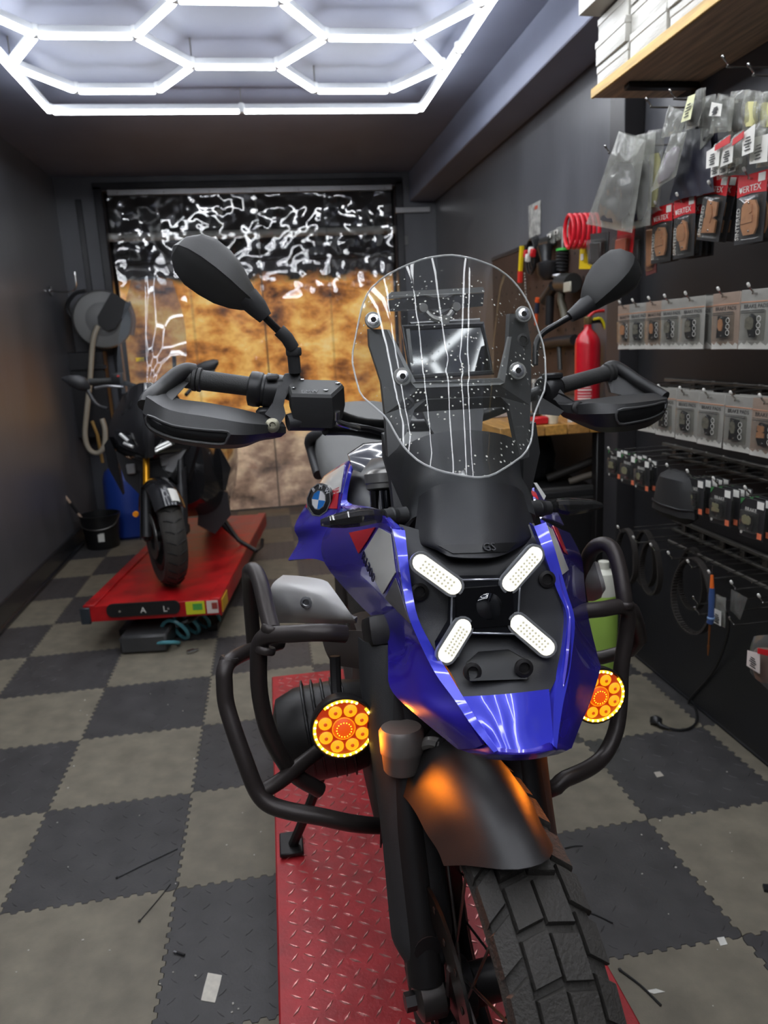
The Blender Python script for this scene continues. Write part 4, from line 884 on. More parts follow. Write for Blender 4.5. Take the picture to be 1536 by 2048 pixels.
MB().tube(PL([(390, 744, 1.33), (372, 742, 1.325), (352, 752, 1.31), (322, 778, 1.285), (300, 796, 1.25), (292, 812, 1.235)]), .014, 12, smooth=4, flat=1.).build('guard_arm', GU, hg)
b = MB(); b.prism(PL([(352, 750, 1.315), (372, 746, 1.325), (384, 758, 1.325), (345, 800, 1.25), (312, 797, 1.255)]), (0, .012, 0)); b.build('guard_web', GU, hg)
MB().shell(G([
    [(297, 832, 1.199), (345, 853, 1.163), (410, 862, 1.160), (455, 866, 1.164)],
    [(298, 842, 1.199), (345, 864, 1.163), (410, 874, 1.160), (453, 877, 1.164)],
    [(302, 853, 1.203), (348, 874, 1.168), (410, 884, 1.165), (447, 886, 1.168)]]), .003, 3, 3).build('guard_slot', mat('slot_black', (14, 14, 14), .5), hg)
MB().tube(PL([(296, 831, 1.197), (345, 851, 1.161), (410, 860, 1.158), (456, 864, 1.162), (454, 879, 1.162), (446, 888, 1.166), (410, 886, 1.163), (346, 876, 1.166), (300, 855, 1.201)]), .0022, 6, smooth=3, closed=True).build('slot_rim', mat('slot_rim', (70, 70, 70), .4), hg)
MB().lathe([(.012, -.004), (.012, .003), (.009, .005), (.005, .005), (.004, .001), (.001, .001)], at(545, 851, 1.232), (0, -1, .2), 16).build('guard_bolt', mat('bolt_brass', (150, 146, 128), .3, .8), hg)
hg2 = MB().shell(facets(G([
    [(1098, 800, 1.46), (1135, 802, 1.45), (1180, 798, 1.44), (1240, 791, 1.44), (1300, 786, 1.455), (1330, 789, 1.475)],
    [(1106, 808, 1.44), (1142, 810, 1.41), (1188, 806, 1.37), (1240, 808, 1.355), (1300, 802, 1.375), (1335, 797, 1.43)],
    [(1114, 822, 1.435), (1152, 828, 1.40), (1192, 828, 1.36), (1240, 826, 1.345), (1300, 818, 1.365), (1336, 807, 1.42)],
    [(1126, 834, 1.44), (1162, 843, 1.41), (1197, 854, 1.37), (1240, 853, 1.352), (1294, 844, 1.372), (1330, 826, 1.425)],
    [(1140, 840, 1.465), (1170, 854, 1.44), (1202, 864, 1.41), (1240, 864, 1.40), (1290, 856, 1.41), (1322, 838, 1.45)]])), .004, 4, 1).build('hand_guard', GU, bike, sharp=28)
MB().tube(PL([(1205, 746, 1.52), (1222, 733, 1.52), (1240, 738, 1.515), (1275, 762, 1.49), (1310, 783, 1.47), (1330, 795, 1.45)]), .013, 12, smooth=4).build('guard_arm', GU, hg2)
b = MB(); b.prism(PL([(1212, 752, 1.52), (1232, 736, 1.52), (1262, 756, 1.50), (1318, 790, 1.47), (1262, 795, 1.47), (1222, 785, 1.49)]), (0, .012, 0)); b.build('guard_web', GU, hg2)
MB().shell(G([
    [(1238, 822, 1.338), (1275, 817, 1.342), (1305, 812, 1.36), (1328, 806, 1.395)],
    [(1236, 833, 1.338), (1275, 829, 1.342), (1305, 823, 1.36), (1328, 815, 1.395)],
    [(1238, 845, 1.342), (1275, 841, 1.346), (1302, 834, 1.364), (1324, 823, 1.40)]]), .003, 3, 3).build('guard_slot', mat('slot_black', (14, 14, 14), .5), hg2)
MB().tube(PL([(1236, 821, 1.336), (1275, 815, 1.34), (1305, 810, 1.358), (1330, 804, 1.394), (1330, 816, 1.394), (1325, 825, 1.398), (1303, 836, 1.362), (1275, 843, 1.344), (1238, 847, 1.34)]), .0022, 6, smooth=3, closed=True).build('slot_rim', mat('slot_rim', (70, 70, 70), .4), hg2)
MB().lathe([(.013, -.004), (.013, .003), (.009, .005), (.005, .005), (.004, .001), (.001, .001)], at(1156, 816, 1.402), (0, -1, .2), 16).build('guard_bolt', BLACKM, hg2)
b = MB(); b.prism(PL([(1085, 748, 1.48), (1098, 752, 1.47), (1130, 790, 1.44), (1152, 805, 1.43), (1148, 826, 1.43), (1118, 815, 1.44), (1090, 775, 1.465)]), (0, .02, 0)); b.build('guard_bracket', BLACK, bike)
pa, pc = at(1085, 782, 1.47), at(1122, 771, 1.485); dd = (pc - pa).normalized()
b = MB(); b.lathe([(.026, 0), (.029, .004), (.029, .03), (.026, .034)], pa, dd, 24); b.box(at(1105, 752, 1.46), (.04, .02, .012), rz(.1), bevel=.003); b.build('switch_cluster', DARKP, bike)
b = MB(); b.prism(PL([(1076, 790, 1.44), (1110, 800, 1.42), (1128, 822, 1.42), (1118, 832, 1.42), (1078, 828, 1.43)]), (0, .04, .0)); b.build('clutch_reservoir', mat('reservoir_black', (34, 34, 34), .45), bike)
# black uprights between bars and fairing
b = MB(); b.prism(PL([(768, 870, 1.22), (800, 860, 1.2), (812, 900, 1.16), (800, 955, 1.13), (812, 1030, 1.12), (790, 1035, 1.13), (782, 960, 1.17), (770, 920, 1.2)]), (0, .03, 0)); b.build('fairing_bracket', BLACK, bike)
b = MB(); b.prism(PL([(1050, 850, 1.26), (1072, 845, 1.28), (1080, 905, 1.26), (1062, 985, 1.2), (1052, 1010, 1.16), (1046, 960, 1.18)]), (0, .03, 0)); b.build('fairing_bracket', BLACK, bike)
b = MB(); b.prism(PL([(698, 912, 1.44), (730, 890, 1.46), (775, 886, 1.46), (775, 912, 1.42), (742, 918, 1.40), (722, 945, 1.38), (706, 940, 1.40)]), (0, .03, 0)); b.build('tank_top_cover', mat('gloss_black', (20, 20, 22), .12, coat=1.), bike)
# right tank flank seen behind the signal
MB().shell(G([[(1068, 975, 1.42), (1078, 985, 1.46), (1086, 995, 1.52)], [(1072, 1005, 1.36), (1092, 1012, 1.42), (1112, 1020, 1.5)], [(1084, 1035, 1.3), (1105, 1040, 1.36), (1128, 1050, 1.45)]]), .004, 3, 3).build('tank_side_panel', BLUE, bike)
b = MB(); b.prism(PL([(1068, 966, 1.40), (1074, 966, 1.40), (1092, 992, 1.38), (1088, 1000, 1.37)]), (0, .004, 0)); b.build('white_decal', WHITE, bike)
b = MB(); b.prism(PL([(1062, 980, 1.38), (1072, 985, 1.37), (1078, 1000, 1.35), (1066, 992, 1.36)]), (0, .004, 0)); b.build('red_decal', REDD, bike)
# ------------------------------------------------------------------ back lift with the black scooter
L2Z = .27; LA = math.radians(-6.7)                       # deck height, turn about the vertical
fl, frr = V((-1.06, 3.94, L2Z)), V((-.34, 3.855, L2Z)); dX = (frr - fl).normalized(); dY = V((-dX.y, dX.x, 0)); LW, LL = (frr - fl).length, 2.06
L2RED = mat('worn_red_deck', (176, 22, 26), .38, .1, var=.35, vscale=7, bump=.08, bscale=40)
def l2(a, b_, z): return fl + dX * a + dY * b_ + V((0, 0, z - L2Z))
lift2 = thing('scooter_lift', 'worn red lift table with raised edges under the black scooter', 'lift table', l2(LW / 2, LL / 2, 0))
RL = Matrix(((dX.x, dY.x, 0), (dX.y, dY.y, 0), (0, 0, 1)))
MB().box(l2(LW / 2, LL / 2, L2Z - .015), (LW - .02, LL, .03), RL, bevel=.003).build('deck', L2RED, lift2)
for x in (.03, LW - .03): MB().box(l2(x, LL / 2, L2Z + .004), (.06, LL, .012), RL, bevel=.003).build('edge_rail', L2RED, lift2)
for x in (.004, LW - .004): MB().box(l2(x, LL / 2, L2Z - .045), (.01, LL, .09), RL, bevel=.002).build('side_skirt', L2RED, lift2)
MB().box(l2(LW / 2, .004, L2Z - .04), (LW, .01, .085), RL, bevel=.002).build('front_skirt', L2RED, lift2)
b = MB(); pts = []
cx, hw, hh = LW * .44, LW * .265, .036
for sx, sz, a0 in ((1, 1, 0), (-1, 1, 90), (-1, -1, 180), (1, -1, 270)):
    for k in range(5):
        a = math.radians(a0 + k * 22.5); pts.append(l2(cx + sx * (hw - .03) + .03 * math.cos(a), -.004, L2Z - .022 + sz * (hh - .03) + .03 * math.sin(a)))
b.prism(pts, -dY * .012); pl = b.build('name_plate', mat('plate_black', (24, 24, 25), .4), lift2)
for x, t in ((cx + .0, 'A'), (cx + .115, 'L')): text_mb(t, l2(x, -.0185, L2Z - .028), dX, UP, .045, .001).build('lettering', WHITEP, pl)
for x in (cx - hw + .07, cx + hw - .06): MB().cyl(l2(x, -.016, L2Z - .026), l2(x, -.02, L2Z - .026), .007, seg=10).build('plate_bolt', CHROME, pl)
for x, w_, c in ((LW - .135, .10, (205, 205, 40)), (LW - .045, .06, (215, 200, 190))):
    st = MB().box(l2(x, -.003, L2Z - .036), (w_, .003, .07), RL).build('warning_label', mat('label_%d' % c[2], c, .5), lift2)
    MB().box(l2(x + .012, -.005, L2Z - .03), (w_ * .5, .002, .035), RL).build('label_print', mat('label_green', (80, 160, 70), .5) if c[2] == 40 else mat('label_brown', (150, 60, 50), .5), st)
MB().box(l2(LW + .003, .10, L2Z - .04), (.004, .16, .07), RL).build('warning_label', mat('label_yellow', (220, 170, 40), .5), lift2)
MB().box(l2(.012, -.006, L2Z - .045), (.05, .02, .09), RL, bevel=.003).build('corner_cap', mat('cap_grey', (60, 66, 72), .4, .4), lift2)
MB().box(l2(.30, .34, .055), (.25, .74, .10), RL, bevel=.012).build('hydraulic_base', mat('base_grey', (66, 66, 66), .5, .2, var=.2), lift2)
for s in (-1, 1):
    MB().box(l2(LW / 2 + s * .2, 1.0, .13), (.05, 1.4, .06), RL @ rx(.06 * s), bevel=.004).build('scissor_arm', BLACKM, lift2)
    MB().box(l2(LW / 2 + s * .25, 1.1, .02), (.06, 1.7, .04), RL, bevel=.004).build('base_rail', BLACKM, lift2)
MB().tube([l2(LW * .62, .1, .10), l2(LW * .75, .15, .13), l2(LW * .85, .5, .12), l2(LW * .8, .9, .1)], .018, 8, smooth=4).build('hydraulic_hose', DARKP, lift2)

# scooter: y runs back along the lift, x across it
SB = l2(.385, .32, L2Z)                                    # front axle foot on the deck
scoot = thing('maxi_scooter', 'black maxi scooter with a clear windscreen parked on the red lift by the left wall', 'scooter', SB)
def sc(x, y, z): return SB + dX * x + dY * y + V((0, 0, z))
GLOSS = mat('scooter_gloss_black', (26, 26, 28), .2, coat=.7); MATT = mat('scooter_matt_black', (38, 38, 40), .45); SIL2 = mat('scooter_silver', (150, 150, 150), .35, .5)
SR = .29; STR = math.radians(27)
sax = (dX * math.cos(STR) + dY * math.sin(STR)); sfw = -(dY * math.cos(STR) - dX * math.sin(STR)); scen = sc(0, 0, SR + .006)
def sw(r, t, s): return scen + (sfw * math.cos(t) + UP * math.sin(t)) * r + sax * s
def swring(prof, seg=48): b = MB(); b.loft([[sw(r, 2 * math.pi * k / seg, s) for r, s in prof] for k in range(seg)], closed=True, caps=False); return b
t_ = swring([(.19, -.045), (.22, -.058), (.255, -.062), (.278, -.042), (.288, -.015), (.29, 0), (.288, .015), (.278, .042), (.255, .062), (.22, .058), (.19, .045)]).build('front_tire', RUBBER, scoot)
for k in range(30):
    for s in (-1, 1):
        a = 2 * math.pi * k / 30; b = MB(); b.tube([sw(.2895, a, s * .006), sw(.287, a + .05, s * .03), sw(.272, a + .07, s * .05)], .0035, 4, caps=False); b.build('tread_groove', mat('groove_black', (14, 14, 14), .8), t_)
swring([(.165, -.05), (.195, -.055), (.198, -.045), (.18, 0), (.198, .045), (.195, .055), (.165, .05)]).build('front_rim', BLACKM, scoot)
b = MB(); b.lathe([(.025, -.06), (.035, -.05), (.035, .05), (.025, .06)], scen, sax, 16)
for k in range(5): b.tube([sw(.03, 2 * math.pi * k / 5, 0), sw(.18, 2 * math.pi * k / 5 + .15, 0)], .014, 6)
b.build('wheel_spokes', BLACKM, scoot)
for s in (-1, 1):
    d_ = swring([(.08, s * .068), (.13, s * .068), (.13, s * .073), (.08, s * .073)], 32).build('brake_disc', STEEL, scoot)
    lo, hi = scen + sax * s * .1, scen + sax * s * .095 + V((0, 0, .46)) + dY * .17
    b = MB(); b.tube([lo, lerp(lo, hi, .55)], [.03, .028], 12); fl_ = b.build('fork_leg', MATT, scoot)
    b = MB(); b.tube([lerp(lo, hi, .5), hi], .019, 12); b.build('fork_tube', mat('gold_fork', (214, 150, 20), .25, .6) if s < 0 else MATT, fl_)
    b = MB(); b.shell([[lerp(lo, hi, q) + sax * s * (.02 + .012 * math.sin(a)) - dY * (.04 * math.cos(a)) for a in (0, .6, 1.2, 1.8)] for q in (0., .25, .5, .76)], .003, 2, 2); b.build('fork_cover', MATT, fl_)
    MB().box(scen + sax * s * .105 + V((0, 0, .0)) + dY * .05, (.04, .08, .06), RL, bevel=.01).build('brake_caliper', BLACKM, scoot)
fr2 = [[sw(.325 - .05 * abs(a) ** 2.5, t, a * .078) for a in [-1 + k / 5 for k in range(11)]] for t in [math.radians(x) for x in (40, 55, 70, 85, 100, 120, 140, 158)]]
ff = MB().shell(fr2, .004, 1, 3).build('front_fender', GLOSS, scoot)
MB().shell([[sw(.333 - .05 * abs(a) ** 2.5, t, a * .078) for a in (.1, .3, .5, .7)] for t in [math.radians(x) for x in (44, 52, 60)]], .002, 1, 1).build('fender_sticker', WHITEP, ff)
MB().lathe([(.001, .0), (.016, .0), (.018, -.01), (.012, -.02)], sc(-.15, .0, .42), V((-.3, -1, 0)), 12).build('amber_reflector', mat('amber_plastic', (240, 150, 30), .25, coat=1.), scoot)
# nose: pixel-traced front at its true distance, sides running back along the body
ny_ = SB.y - .02
def S3(u, v, y): return at(u, v, ny_ + y)
MB().shell(G([[(246, 790, ny_ + .30), (270, 770, ny_ + .2), (290, 765, ny_ + .16), (315, 768, ny_ + .2), (352, 785, ny_ + .3)],
    [(222, 840, ny_ + .28), (258, 822, ny_ + .12), (292, 815, ny_ + .06), (330, 822, ny_ + .12), (385, 840, ny_ + .28)],
    [(218, 870, ny_ + .25), (256, 866, ny_ + .08), (296, 860, ny_ - .02), (338, 870, ny_ + .08), (392, 880, ny_ + .25)],
    [(232, 900, ny_ + .24), (266, 898, ny_ + .07), (298, 904, ny_ - .02), (330, 902, ny_ + .07), (380, 905, ny_ + .24)],
    [(250, 912, ny_ + .25), (275, 914, ny_ + .1), (298, 918, ny_ + .03), (325, 915, ny_ + .1), (350, 915, ny_ + .25)]]), .01, 4, 4).build('nose_fairing', GLOSS, scoot)
MB().shell(G([[(285, 820, ny_ + .05), (297, 818, ny_ + .03), (312, 822, ny_ + .05)], [(286, 868, ny_ - .02), (298, 866, ny_ - .04), (309, 868, ny_ - .02)], [(290, 912, ny_ - .0), (299, 916, ny_ - .02), (308, 913, ny_ - .0)]]), .006, 3, 3).build('nose_ridge', MATT, scoot)
for side, pts in ((0, [(228, 862), (240, 862), (262, 878), (276, 897), (268, 902), (238, 890)]), (1, [(296, 899), (330, 878), (346, 880), (350, 888), (318, 906), (299, 908)])):
    b = MB(); b.prism([at(u, v, ny_ - .005 + .10 * abs(u - 298) / 70) for u, v in pts], (0, .03, 0)); h_ = b.build('headlamp', mat('headlamp_dark', (30, 31, 33), .1, coat=1.), scoot)
    for (u0, v0, u1, v1) in (((240, 868, 256, 882), (248, 886, 266, 894)) if side == 0 else ((302, 900, 338, 884), (310, 903, 342, 888))):
        b = MB(); b.tube([at(u0, v0, ny_ - .012 + .1 * abs(u0 - 298) / 70), at(u1, v1, ny_ - .012 + .1 * abs(u1 - 298) / 70)], .009, 8); b.build('headlamp_reflector', mat('reflector_white', (215, 215, 212), .15, .3), h_)
for pts, m in (([(218, 875), (232, 905), (246, 990), (238, 975), (216, 935), (208, 890)], GLOSS), ([(228, 900), (262, 920), (290, 950), (280, 990), (250, 960)], MATT), ([(352, 908), (395, 890), (372, 970), (350, 965), (318, 930)], GLOSS), ([(262, 915), (298, 925), (340, 915), (352, 935), (330, 965), (280, 965)], MATT)):
    b = MB(); b.prism([at(u, v, ny_ + .22) for u, v in pts], (0, .06, 0)); b.build('lower_fairing', m, scoot)
for u, v in ((262, 938), (330, 922)): MB().box(at(u, v, ny_ + .19), (.05, .02, .06), bevel=.006).build('air_vent', SIL2, scoot)
b = MB(); rings = []
for y, hw_, z0, z1 in ((.28, .2, .40, .86), (.5, .26, .28, .82), (.8, .24, .22, .62), (1.1, .24, .24, .70), (1.4, .22, .38, .78), (1.62, .14, .56, .78)):
    rings.append([sc(.0 + hw_ * (1 if math.cos(a) > 0 else -1) * abs(math.cos(a)) ** .6, y, (z0 + z1) / 2 + (z1 - z0) / 2 * (1 if math.sin(a) > 0 else -1) * abs(math.sin(a)) ** .6) for a in [2 * math.pi * k / 20 + .01 for k in range(20)]])
b.loft(rings).build('body_shell', GLOSS, scoot)
b = MB(); rings = []
for y, hw_, z0, z1 in ((.85, .12, .66, .76), (1.0, .17, .68, .82), (1.3, .17, .74, .90), (1.6, .13, .78, .90)):
    rings.append([sc(hw_ * math.cos(a), y, (z0 + z1) / 2 + (z1 - z0) / 2 * math.sin(a)) for a in [2 * math.pi * k / 14 for k in range(14)]])
b.loft(rings).build('seat', mat('scooter_seat', (30, 30, 31), .7), scoot)
rcs = sc(0, 1.5, SR + .006); b = MB(); prof = [(.19, -.06), (.25, -.075), (.285, -.04), (.29, 0), (.285, .04), (.25, .075), (.19, .06)]
b.loft([[rcs + dX * s + (dY * math.cos(t) + UP * math.sin(t)) * r for r, s in prof] for t in [2 * math.pi * k / 40 for k in range(40)]], closed=True, caps=False); b.lathe([(.19, -.05), (.04, -.04), (.04, .04), (.19, .05)], rcs, dX, 24); b.build('rear_wheel', RUBBER, scoot)
b = MB(); b.tube([sc(.18, .75, .22), sc(.30, .62, .08), sc(.42, .55, .0 + .02)], .014, 8); b.tube([sc(.42, .55, .02), sc(.44, .66, .02), sc(.44, .72, .05)], .012, 8); b.tube([sc(.16, .8, .16), sc(.30, .78, .012), sc(.35, .70, .012)], .015, 8); b.build('side_stand', BLACKM, scoot)
# side panel cut-outs to the right of the nose
for pts, m, y in (([(395, 880), (440, 895), (462, 935), (452, 980), (400, 1000), (370, 960)], GLOSS, .5), ([(340, 910), (372, 900), (345, 945), (330, 940)], SIL2, .18), ([(405, 905), (420, 905), (400, 960), (388, 960)], SIL2, .36), ([(400, 965), (455, 985), (462, 1030), (430, 1068), (395, 1050)], MATT, .5)):
    b = MB(); b.prism([at(u, v, ny_ + y) for u, v in pts], (0, .03, 0)); b.build('side_panel', m, scoot)
# windscreen, handlebar, mirrors
b = MB(); b.shell(G([[(262, 560, ny_ + .50), (300, 552, ny_ + .48), (345, 562, ny_ + .50)], [(243, 640, ny_ + .42), (298, 630, ny_ + .38), (368, 640, ny_ + .42)], [(234, 720, ny_ + .34), (296, 712, ny_ + .28), (372, 720, ny_ + .34)], [(244, 788, ny_ + .28), (294, 780, ny_ + .22), (352, 785, ny_ + .28)]]), .004, 5, 5); b.build('windscreen', clear('scooter_screen', (228, 232, 235), .04, (190, 195, 200), .03), scoot)
MB().box(at(280, 719, ny_ + .285), (.045, .004, .022)).build('yellow_sticker', mat('sticker_yellow', (214, 176, 40), .5), scoot)
b = MB(); b.tube(PL([(170, 765, ny_ + .50), (230, 762, ny_ + .48), (262, 770, ny_ + .44), (300, 778, ny_ + .42), (345, 765, ny_ + .44), (372, 752, ny_ + .48), (430, 745, ny_ + .50)]), .014, 10, smooth=4); hbz = b.build('handlebar', BLACKM, scoot)
for a, c in (((178, 764, ny_ + .5), (226, 762, ny_ + .48)), ((385, 750, ny_ + .485), (430, 745, ny_ + .5))): MB().tube(PL([a, c]), .02, 12).build('grip', GRIP, hbz)
MB().tube(PL([(190, 776, ny_ + .44), (215, 772, ny_ + .42), (246, 774, ny_ + .42)]), .008, 8, smooth=3).build('brake_lever', ALU, hbz)
MB().box(at(236, 757, ny_ + .45), (.07, .07, .07), bevel=.015, seg=2).build('switch_cluster', DARKP, hbz)
MB().box(at(237, 752, ny_ + .41), (.015, .01, .01)).build('kill_switch', mat('switch_red', (220, 50, 40), .4), hbz)
for pts, st in (([(124, 757, 5, .30), (140, 762, 22, .30), (158, 766, 30, .30), (172, 768, 26, .31), (180, 772, 10, .32)], [(172, 775, .32), (192, 808, .28), (215, 818, .24)]), ([(437, 724, 8, .5), (428, 730, 24, .5), (410, 735, 26, .5), (394, 740, 20, .5), (384, 742, 8, .5)], [(400, 745, .5), (392, 765, .45), (372, 790, .35)])):
    rings = []
    for u, v, h, y in pts: c = at(u, v, ny_ + y); hh_ = h / 2 / 325; rings.append([c + V((0, .6 * hh_ * math.cos(a), hh_ * math.sin(a))) for a in [2 * math.pi * k / 10 for k in range(10)]])
    mm = MB().loft(rings).build('mirror', MATT, scoot, sharp=60)
    MB().tube([at(u, v, ny_ + y) for u, v, y in st], .011, 8, smooth=3).build('mirror_arm', MATT, mm)
for u, v0, v1 in ((348, 712, 760),): MB().tube(PL([(u, v0, ny_ + .5), (u + 2, v1, ny_ + .5)]), .012, 8).build('phone_mount', DARKP, scoot)

# ------------------------------------------------------------------ left side clutter
reel = thing('hose_reel', 'grey and black wall-mounted hose reel above the scooter', 'hose reel', at(205, 640, 6.95))
c = at(205, 640, 6.95); pxm = 1490 / 6.9
b = MB(); b.lathe([(.16, .10), (.232, .085), (.245, .06), (.245, -.06), (.232, -.085), (.16, -.10)], c, (.25, -1, 0), 40); drum = b.build('drum', mat('reel_grey', (112, 112, 110), .45), reel)
b = MB(); b.lathe([(.001, .115), (.10, .112), (.15, .098)], c, (.25, -1, 0), 32); b.build('drum_face', mat('reel_grey_dark', (98, 98, 97), .45), drum)
d0, d1 = at(213, 645, 6.82), at(240, 600, 6.82); dd = (d1 - d0).normalized(); q_ = V((dd.z, 0, -dd.x))
b = MB(); b.prism([d0 + q_ * .085, d0 + dd * -.05 + q_ * .05, d0 + dd * -.06, d0 + dd * -.05 - q_ * .05, d0 - q_ * .085, d1 - q_ * .09 + dd * .02, d1 + q_ * .09 + dd * .02], (0, .03, 0)); arm = b.build('reel_arm', mat('reel_black', (30, 30, 31), .5), reel)
text_mb('HOSE', at(204, 638, 6.815), (1, 0, .03), UP, .035, .001).build('lettering', WHITEP, arm) if False else None
b = MB(); b.box(at(172, 648, 7.0), (.16, .14, .18), bevel=.02); b.build('wall_bracket', DARKP, reel)
b = MB(); b.tube([c + V((-.25, .02, .02)), c + V((-.28, .0, .12)), c + V((-.2, -.02, .22)), c + V((-.1, -.03, .245))], .016, 8, smooth=4); b.build('carry_handle', MATT, reel)
b = MB(); b.tube([c + V((.235, -.04, .14)), c + V((.265, -.04, 0)), c + V((.235, -.04, -.14))], .022, 8, smooth=4); b.build('hose_guide', mat('guide_copper', (150, 112, 90), .4), reel)
b = MB(); b.tube(PL([(196, 652, 6.8), (188, 672, 6.78), (184, 700, 6.78), (180, 760, 6.76), (174, 820, 6.74), (170, 870, 6.74), (178, 898, 6.74), (195, 906, 6.74), (208, 892, 6.74), (210, 860, 6.76), (204, 838, 6.78)]), .022, 10, smooth=5); b.build('hose', mat('hose_beige', (168, 158, 140), .5), reel)
b = MB(); b.box(at(178, 790, 7.0), (.36, .16, .75), bevel=.01); b.box(at(178, 735, 6.9), (.3, .03, .03)); cbx = b
solo('wall_cabinet', cbx, mat('cabinet_black', (30, 30, 33), .4), 'dark control box on the back wall under the hose reel', 'cabinet', at(178, 790, 7.0) - V((0, 0, .375)))
b = MB(); b.tube(PL([(184, 842, 6.86), (195, 870, 6.86), (205, 925, 6.9)]), .014, 8); solo('copper_pipe', b, mat('ochre_pipe', (176, 138, 76), .4), 'ochre pipe dropping behind the looped hose', 'pipe', at(205, 925, 6.9))
# bucket and stick
bc = atZ(208, 1088, 0); bc = V((-1.47, 6.36, 0))
bk = thing('bucket', 'black plastic bucket on the floor against the left baseboard', 'bucket', bc)
b = MB(); b.lathe([(.001, 0), (.125, 0), (.13, .01), (.155, .27), (.163, .272), (.163, .285), (.150, .285), (.126, .02), (.001, .015)], bc, seg=32); b.build('pail', mat('bucket_black', (26, 26, 27), .35), bk)
b = MB(); b.tube([bc + V((-.16, 0, .265)), bc + V((-.12, -.12, .20)), bc + V((0, -.175, .18)), bc + V((.12, -.12, .20)), bc + V((.16, 0, .265))], .004, 6, smooth=4); b.build('bail_handle', STEEL, bk)
b = MB(); b.box(bc + V((.02, -.142, .11)), (.05, .006, .07), rx(-.1)); b.build('price_sticker', PAPER, bk)
e0, e1 = bc + V((-.02, -.02, .03)), at(108, 962, 6.25)
sk = thing('wooden_stick', 'pale stick with a black grip leaning out of the black bucket', 'stick', e0)
b = MB(); b.tube([e0, lerp(e0, e1, .93)], .010, 8); b.build('shaft', mat('pale_wood', (186, 160, 140), .6, var=.15, vscale=30), sk)
b = MB(); b.tube([lerp(e0, e1, .50), lerp(e0, e1, .66)], .0125, 8); b.build('tape_wrap', DARKP, sk)
b = MB(); b.tube([lerp(e0, e1, .92), e1], [.014, .02, .014], 10); b.build('grip_end', mat('grip_end_grey', (60, 58, 58), .5), sk)
bb = V((-1.30, 6.72, 0)); br = thing('blue_barrel', 'blue plastic drum behind the black bucket', 'barrel', bb)
b = MB(); b.lathe([(.001, 0), (.17, 0), (.19, .02), (.195, .2), (.2, .22), (.195, .24), (.19, .5), (.17, .58), (.12, .62), (.001, .63)], bb, seg=32); b.build('drum_body', mat('barrel_blue', (28, 58, 140), .4), br)
b = MB(); b.lathe([(.03, .62), (.035, .65), (.02, .66), (.001, .66)], bb + V((.06, -.04, 0)), seg=14); b.build('bung', DARKP, br)
# turquoise coiled air hose on the floor
co = atZ(372, 1292, 0); a0, a1 = atZ(332, 1298, 0), atZ(432, 1246, 0); d_ = a1 - a0; L_ = d_.length; d_.normalize(); q_ = V((-d_.y, d_.x, 0)); n = 150; pts = []
for k in range(n + 1):
    t = k / n; ph = t * 2 * math.pi * 5.2; stp = .0 if t < .3 else 1
    r = .068; lean = min(1, t * 3.5); pts.append(a0 + d_ * (L_ * max(0, t - .12) * 1.1) + q_ * (r * math.sin(ph)) + V((0, 0, .010 + r * lean * (1 - math.cos(ph)))) + d_ * (r * (1 - lean) * math.cos(ph)) + d_ * .35 * r * math.cos(ph) * lean)
ch = thing('coiled_air_hose', 'turquoise coiled air hose lying beside the scooter lift', 'air hose', a0)
b = MB(); b.tube(pts, .0105, 8); b.build('coil', mat('hose_turquoise', (84, 146, 156), .3), ch)
e = atZ(374, 1305, .012); b = MB(); b.cyl(e, e + V((.035, .02, 0)), .012, seg=8).cyl(e + V((.035, .02, 0)), e + V((.055, .03, 0)), .007, seg=8); b.build('coupling', CHROME, ch)
# ------------------------------------------------------------------ right wall: shelf, boxes
PINE = mat('pine_board', (206, 170, 104), .55, var=.25, vscale=5, stretch=(14, 1, 14), bump=.05, bscale=40)
PINEU = mat('pine_underside', (206, 184, 158), .65, var=.35, vscale=4, stretch=(12, .8, 6))
SZ = 2.44; SY0, SY1, SX0 = .7, 3.0, 1.333
sh = thing('wooden_shelf', 'pine shelf board high on the right wall carrying white boxes', 'shelf', (1.5, 1.9, SZ))
MB().box(((SX0 + XR) / 2, (SY0 + SY1) / 2, SZ + .016), (XR - SX0 - .004, SY1 - SY0, .03), bevel=.002).build('board', PINEU, sh)
MB().box((SX0 - .004, (SY0 + SY1) / 2, SZ + .016), (.012, SY1 - SY0 + .004, .034), bevel=.002).build('front_edge', PINE, sh)
for y in (2.82, 1.9, 1.0):
    b = MB(); b.box((1.52, y, SZ - .012), (.28, .04, .02), bevel=.003).box((XR - .02, y, SZ - .16), (.02, .04, .30), bevel=.003); b.build('bracket', BLACKM, sh)
BOXW = mat('white_wrapped_box', (178, 176, 168), .3, bump=.25, bscale=9, stretch=(3, 3, 14)); BOXW2 = mat('white_card_box', (172, 170, 163), .5)
places = ['bottom left', 'lower left', 'middle left', 'top left overhanging']
k_ = 0
def wbox(c, s, rot, label, m=BOXW):
    r_ = thing('white_box', label, 'box', (c[0], c[1], c[2] - s[2] / 2), 'white boxes on the pine shelf')
    MB().box(c, s, rot, bevel=.004, seg=2).build('carton', m, r_)
    u = rot if rot is not None else Matrix.Identity(3)
    MB().box(V(c) + u @ V((0, 0, s[2] / 2 - .012)), (s[0] + .006, s[1] + .006, .028), rot, bevel=.004).build('lid', m, r_)
zz = SZ + .034
cols = [(2.868, .25, [.072, .085, .08]), (2.60, .25, [.09, .085, .095]), (2.33, .26, [.06, .07, .06, .09]), (2.06, .24, [.1, .1, .1]), (1.80, .25, [.11, .1, .1])]
cn = ['far end of the shelf', 'second column from the far end', 'third column from the far end', 'fourth column from the far end', 'nearest column of the shelf']
hn = ['lowest', 'second lowest', 'third', 'topmost']
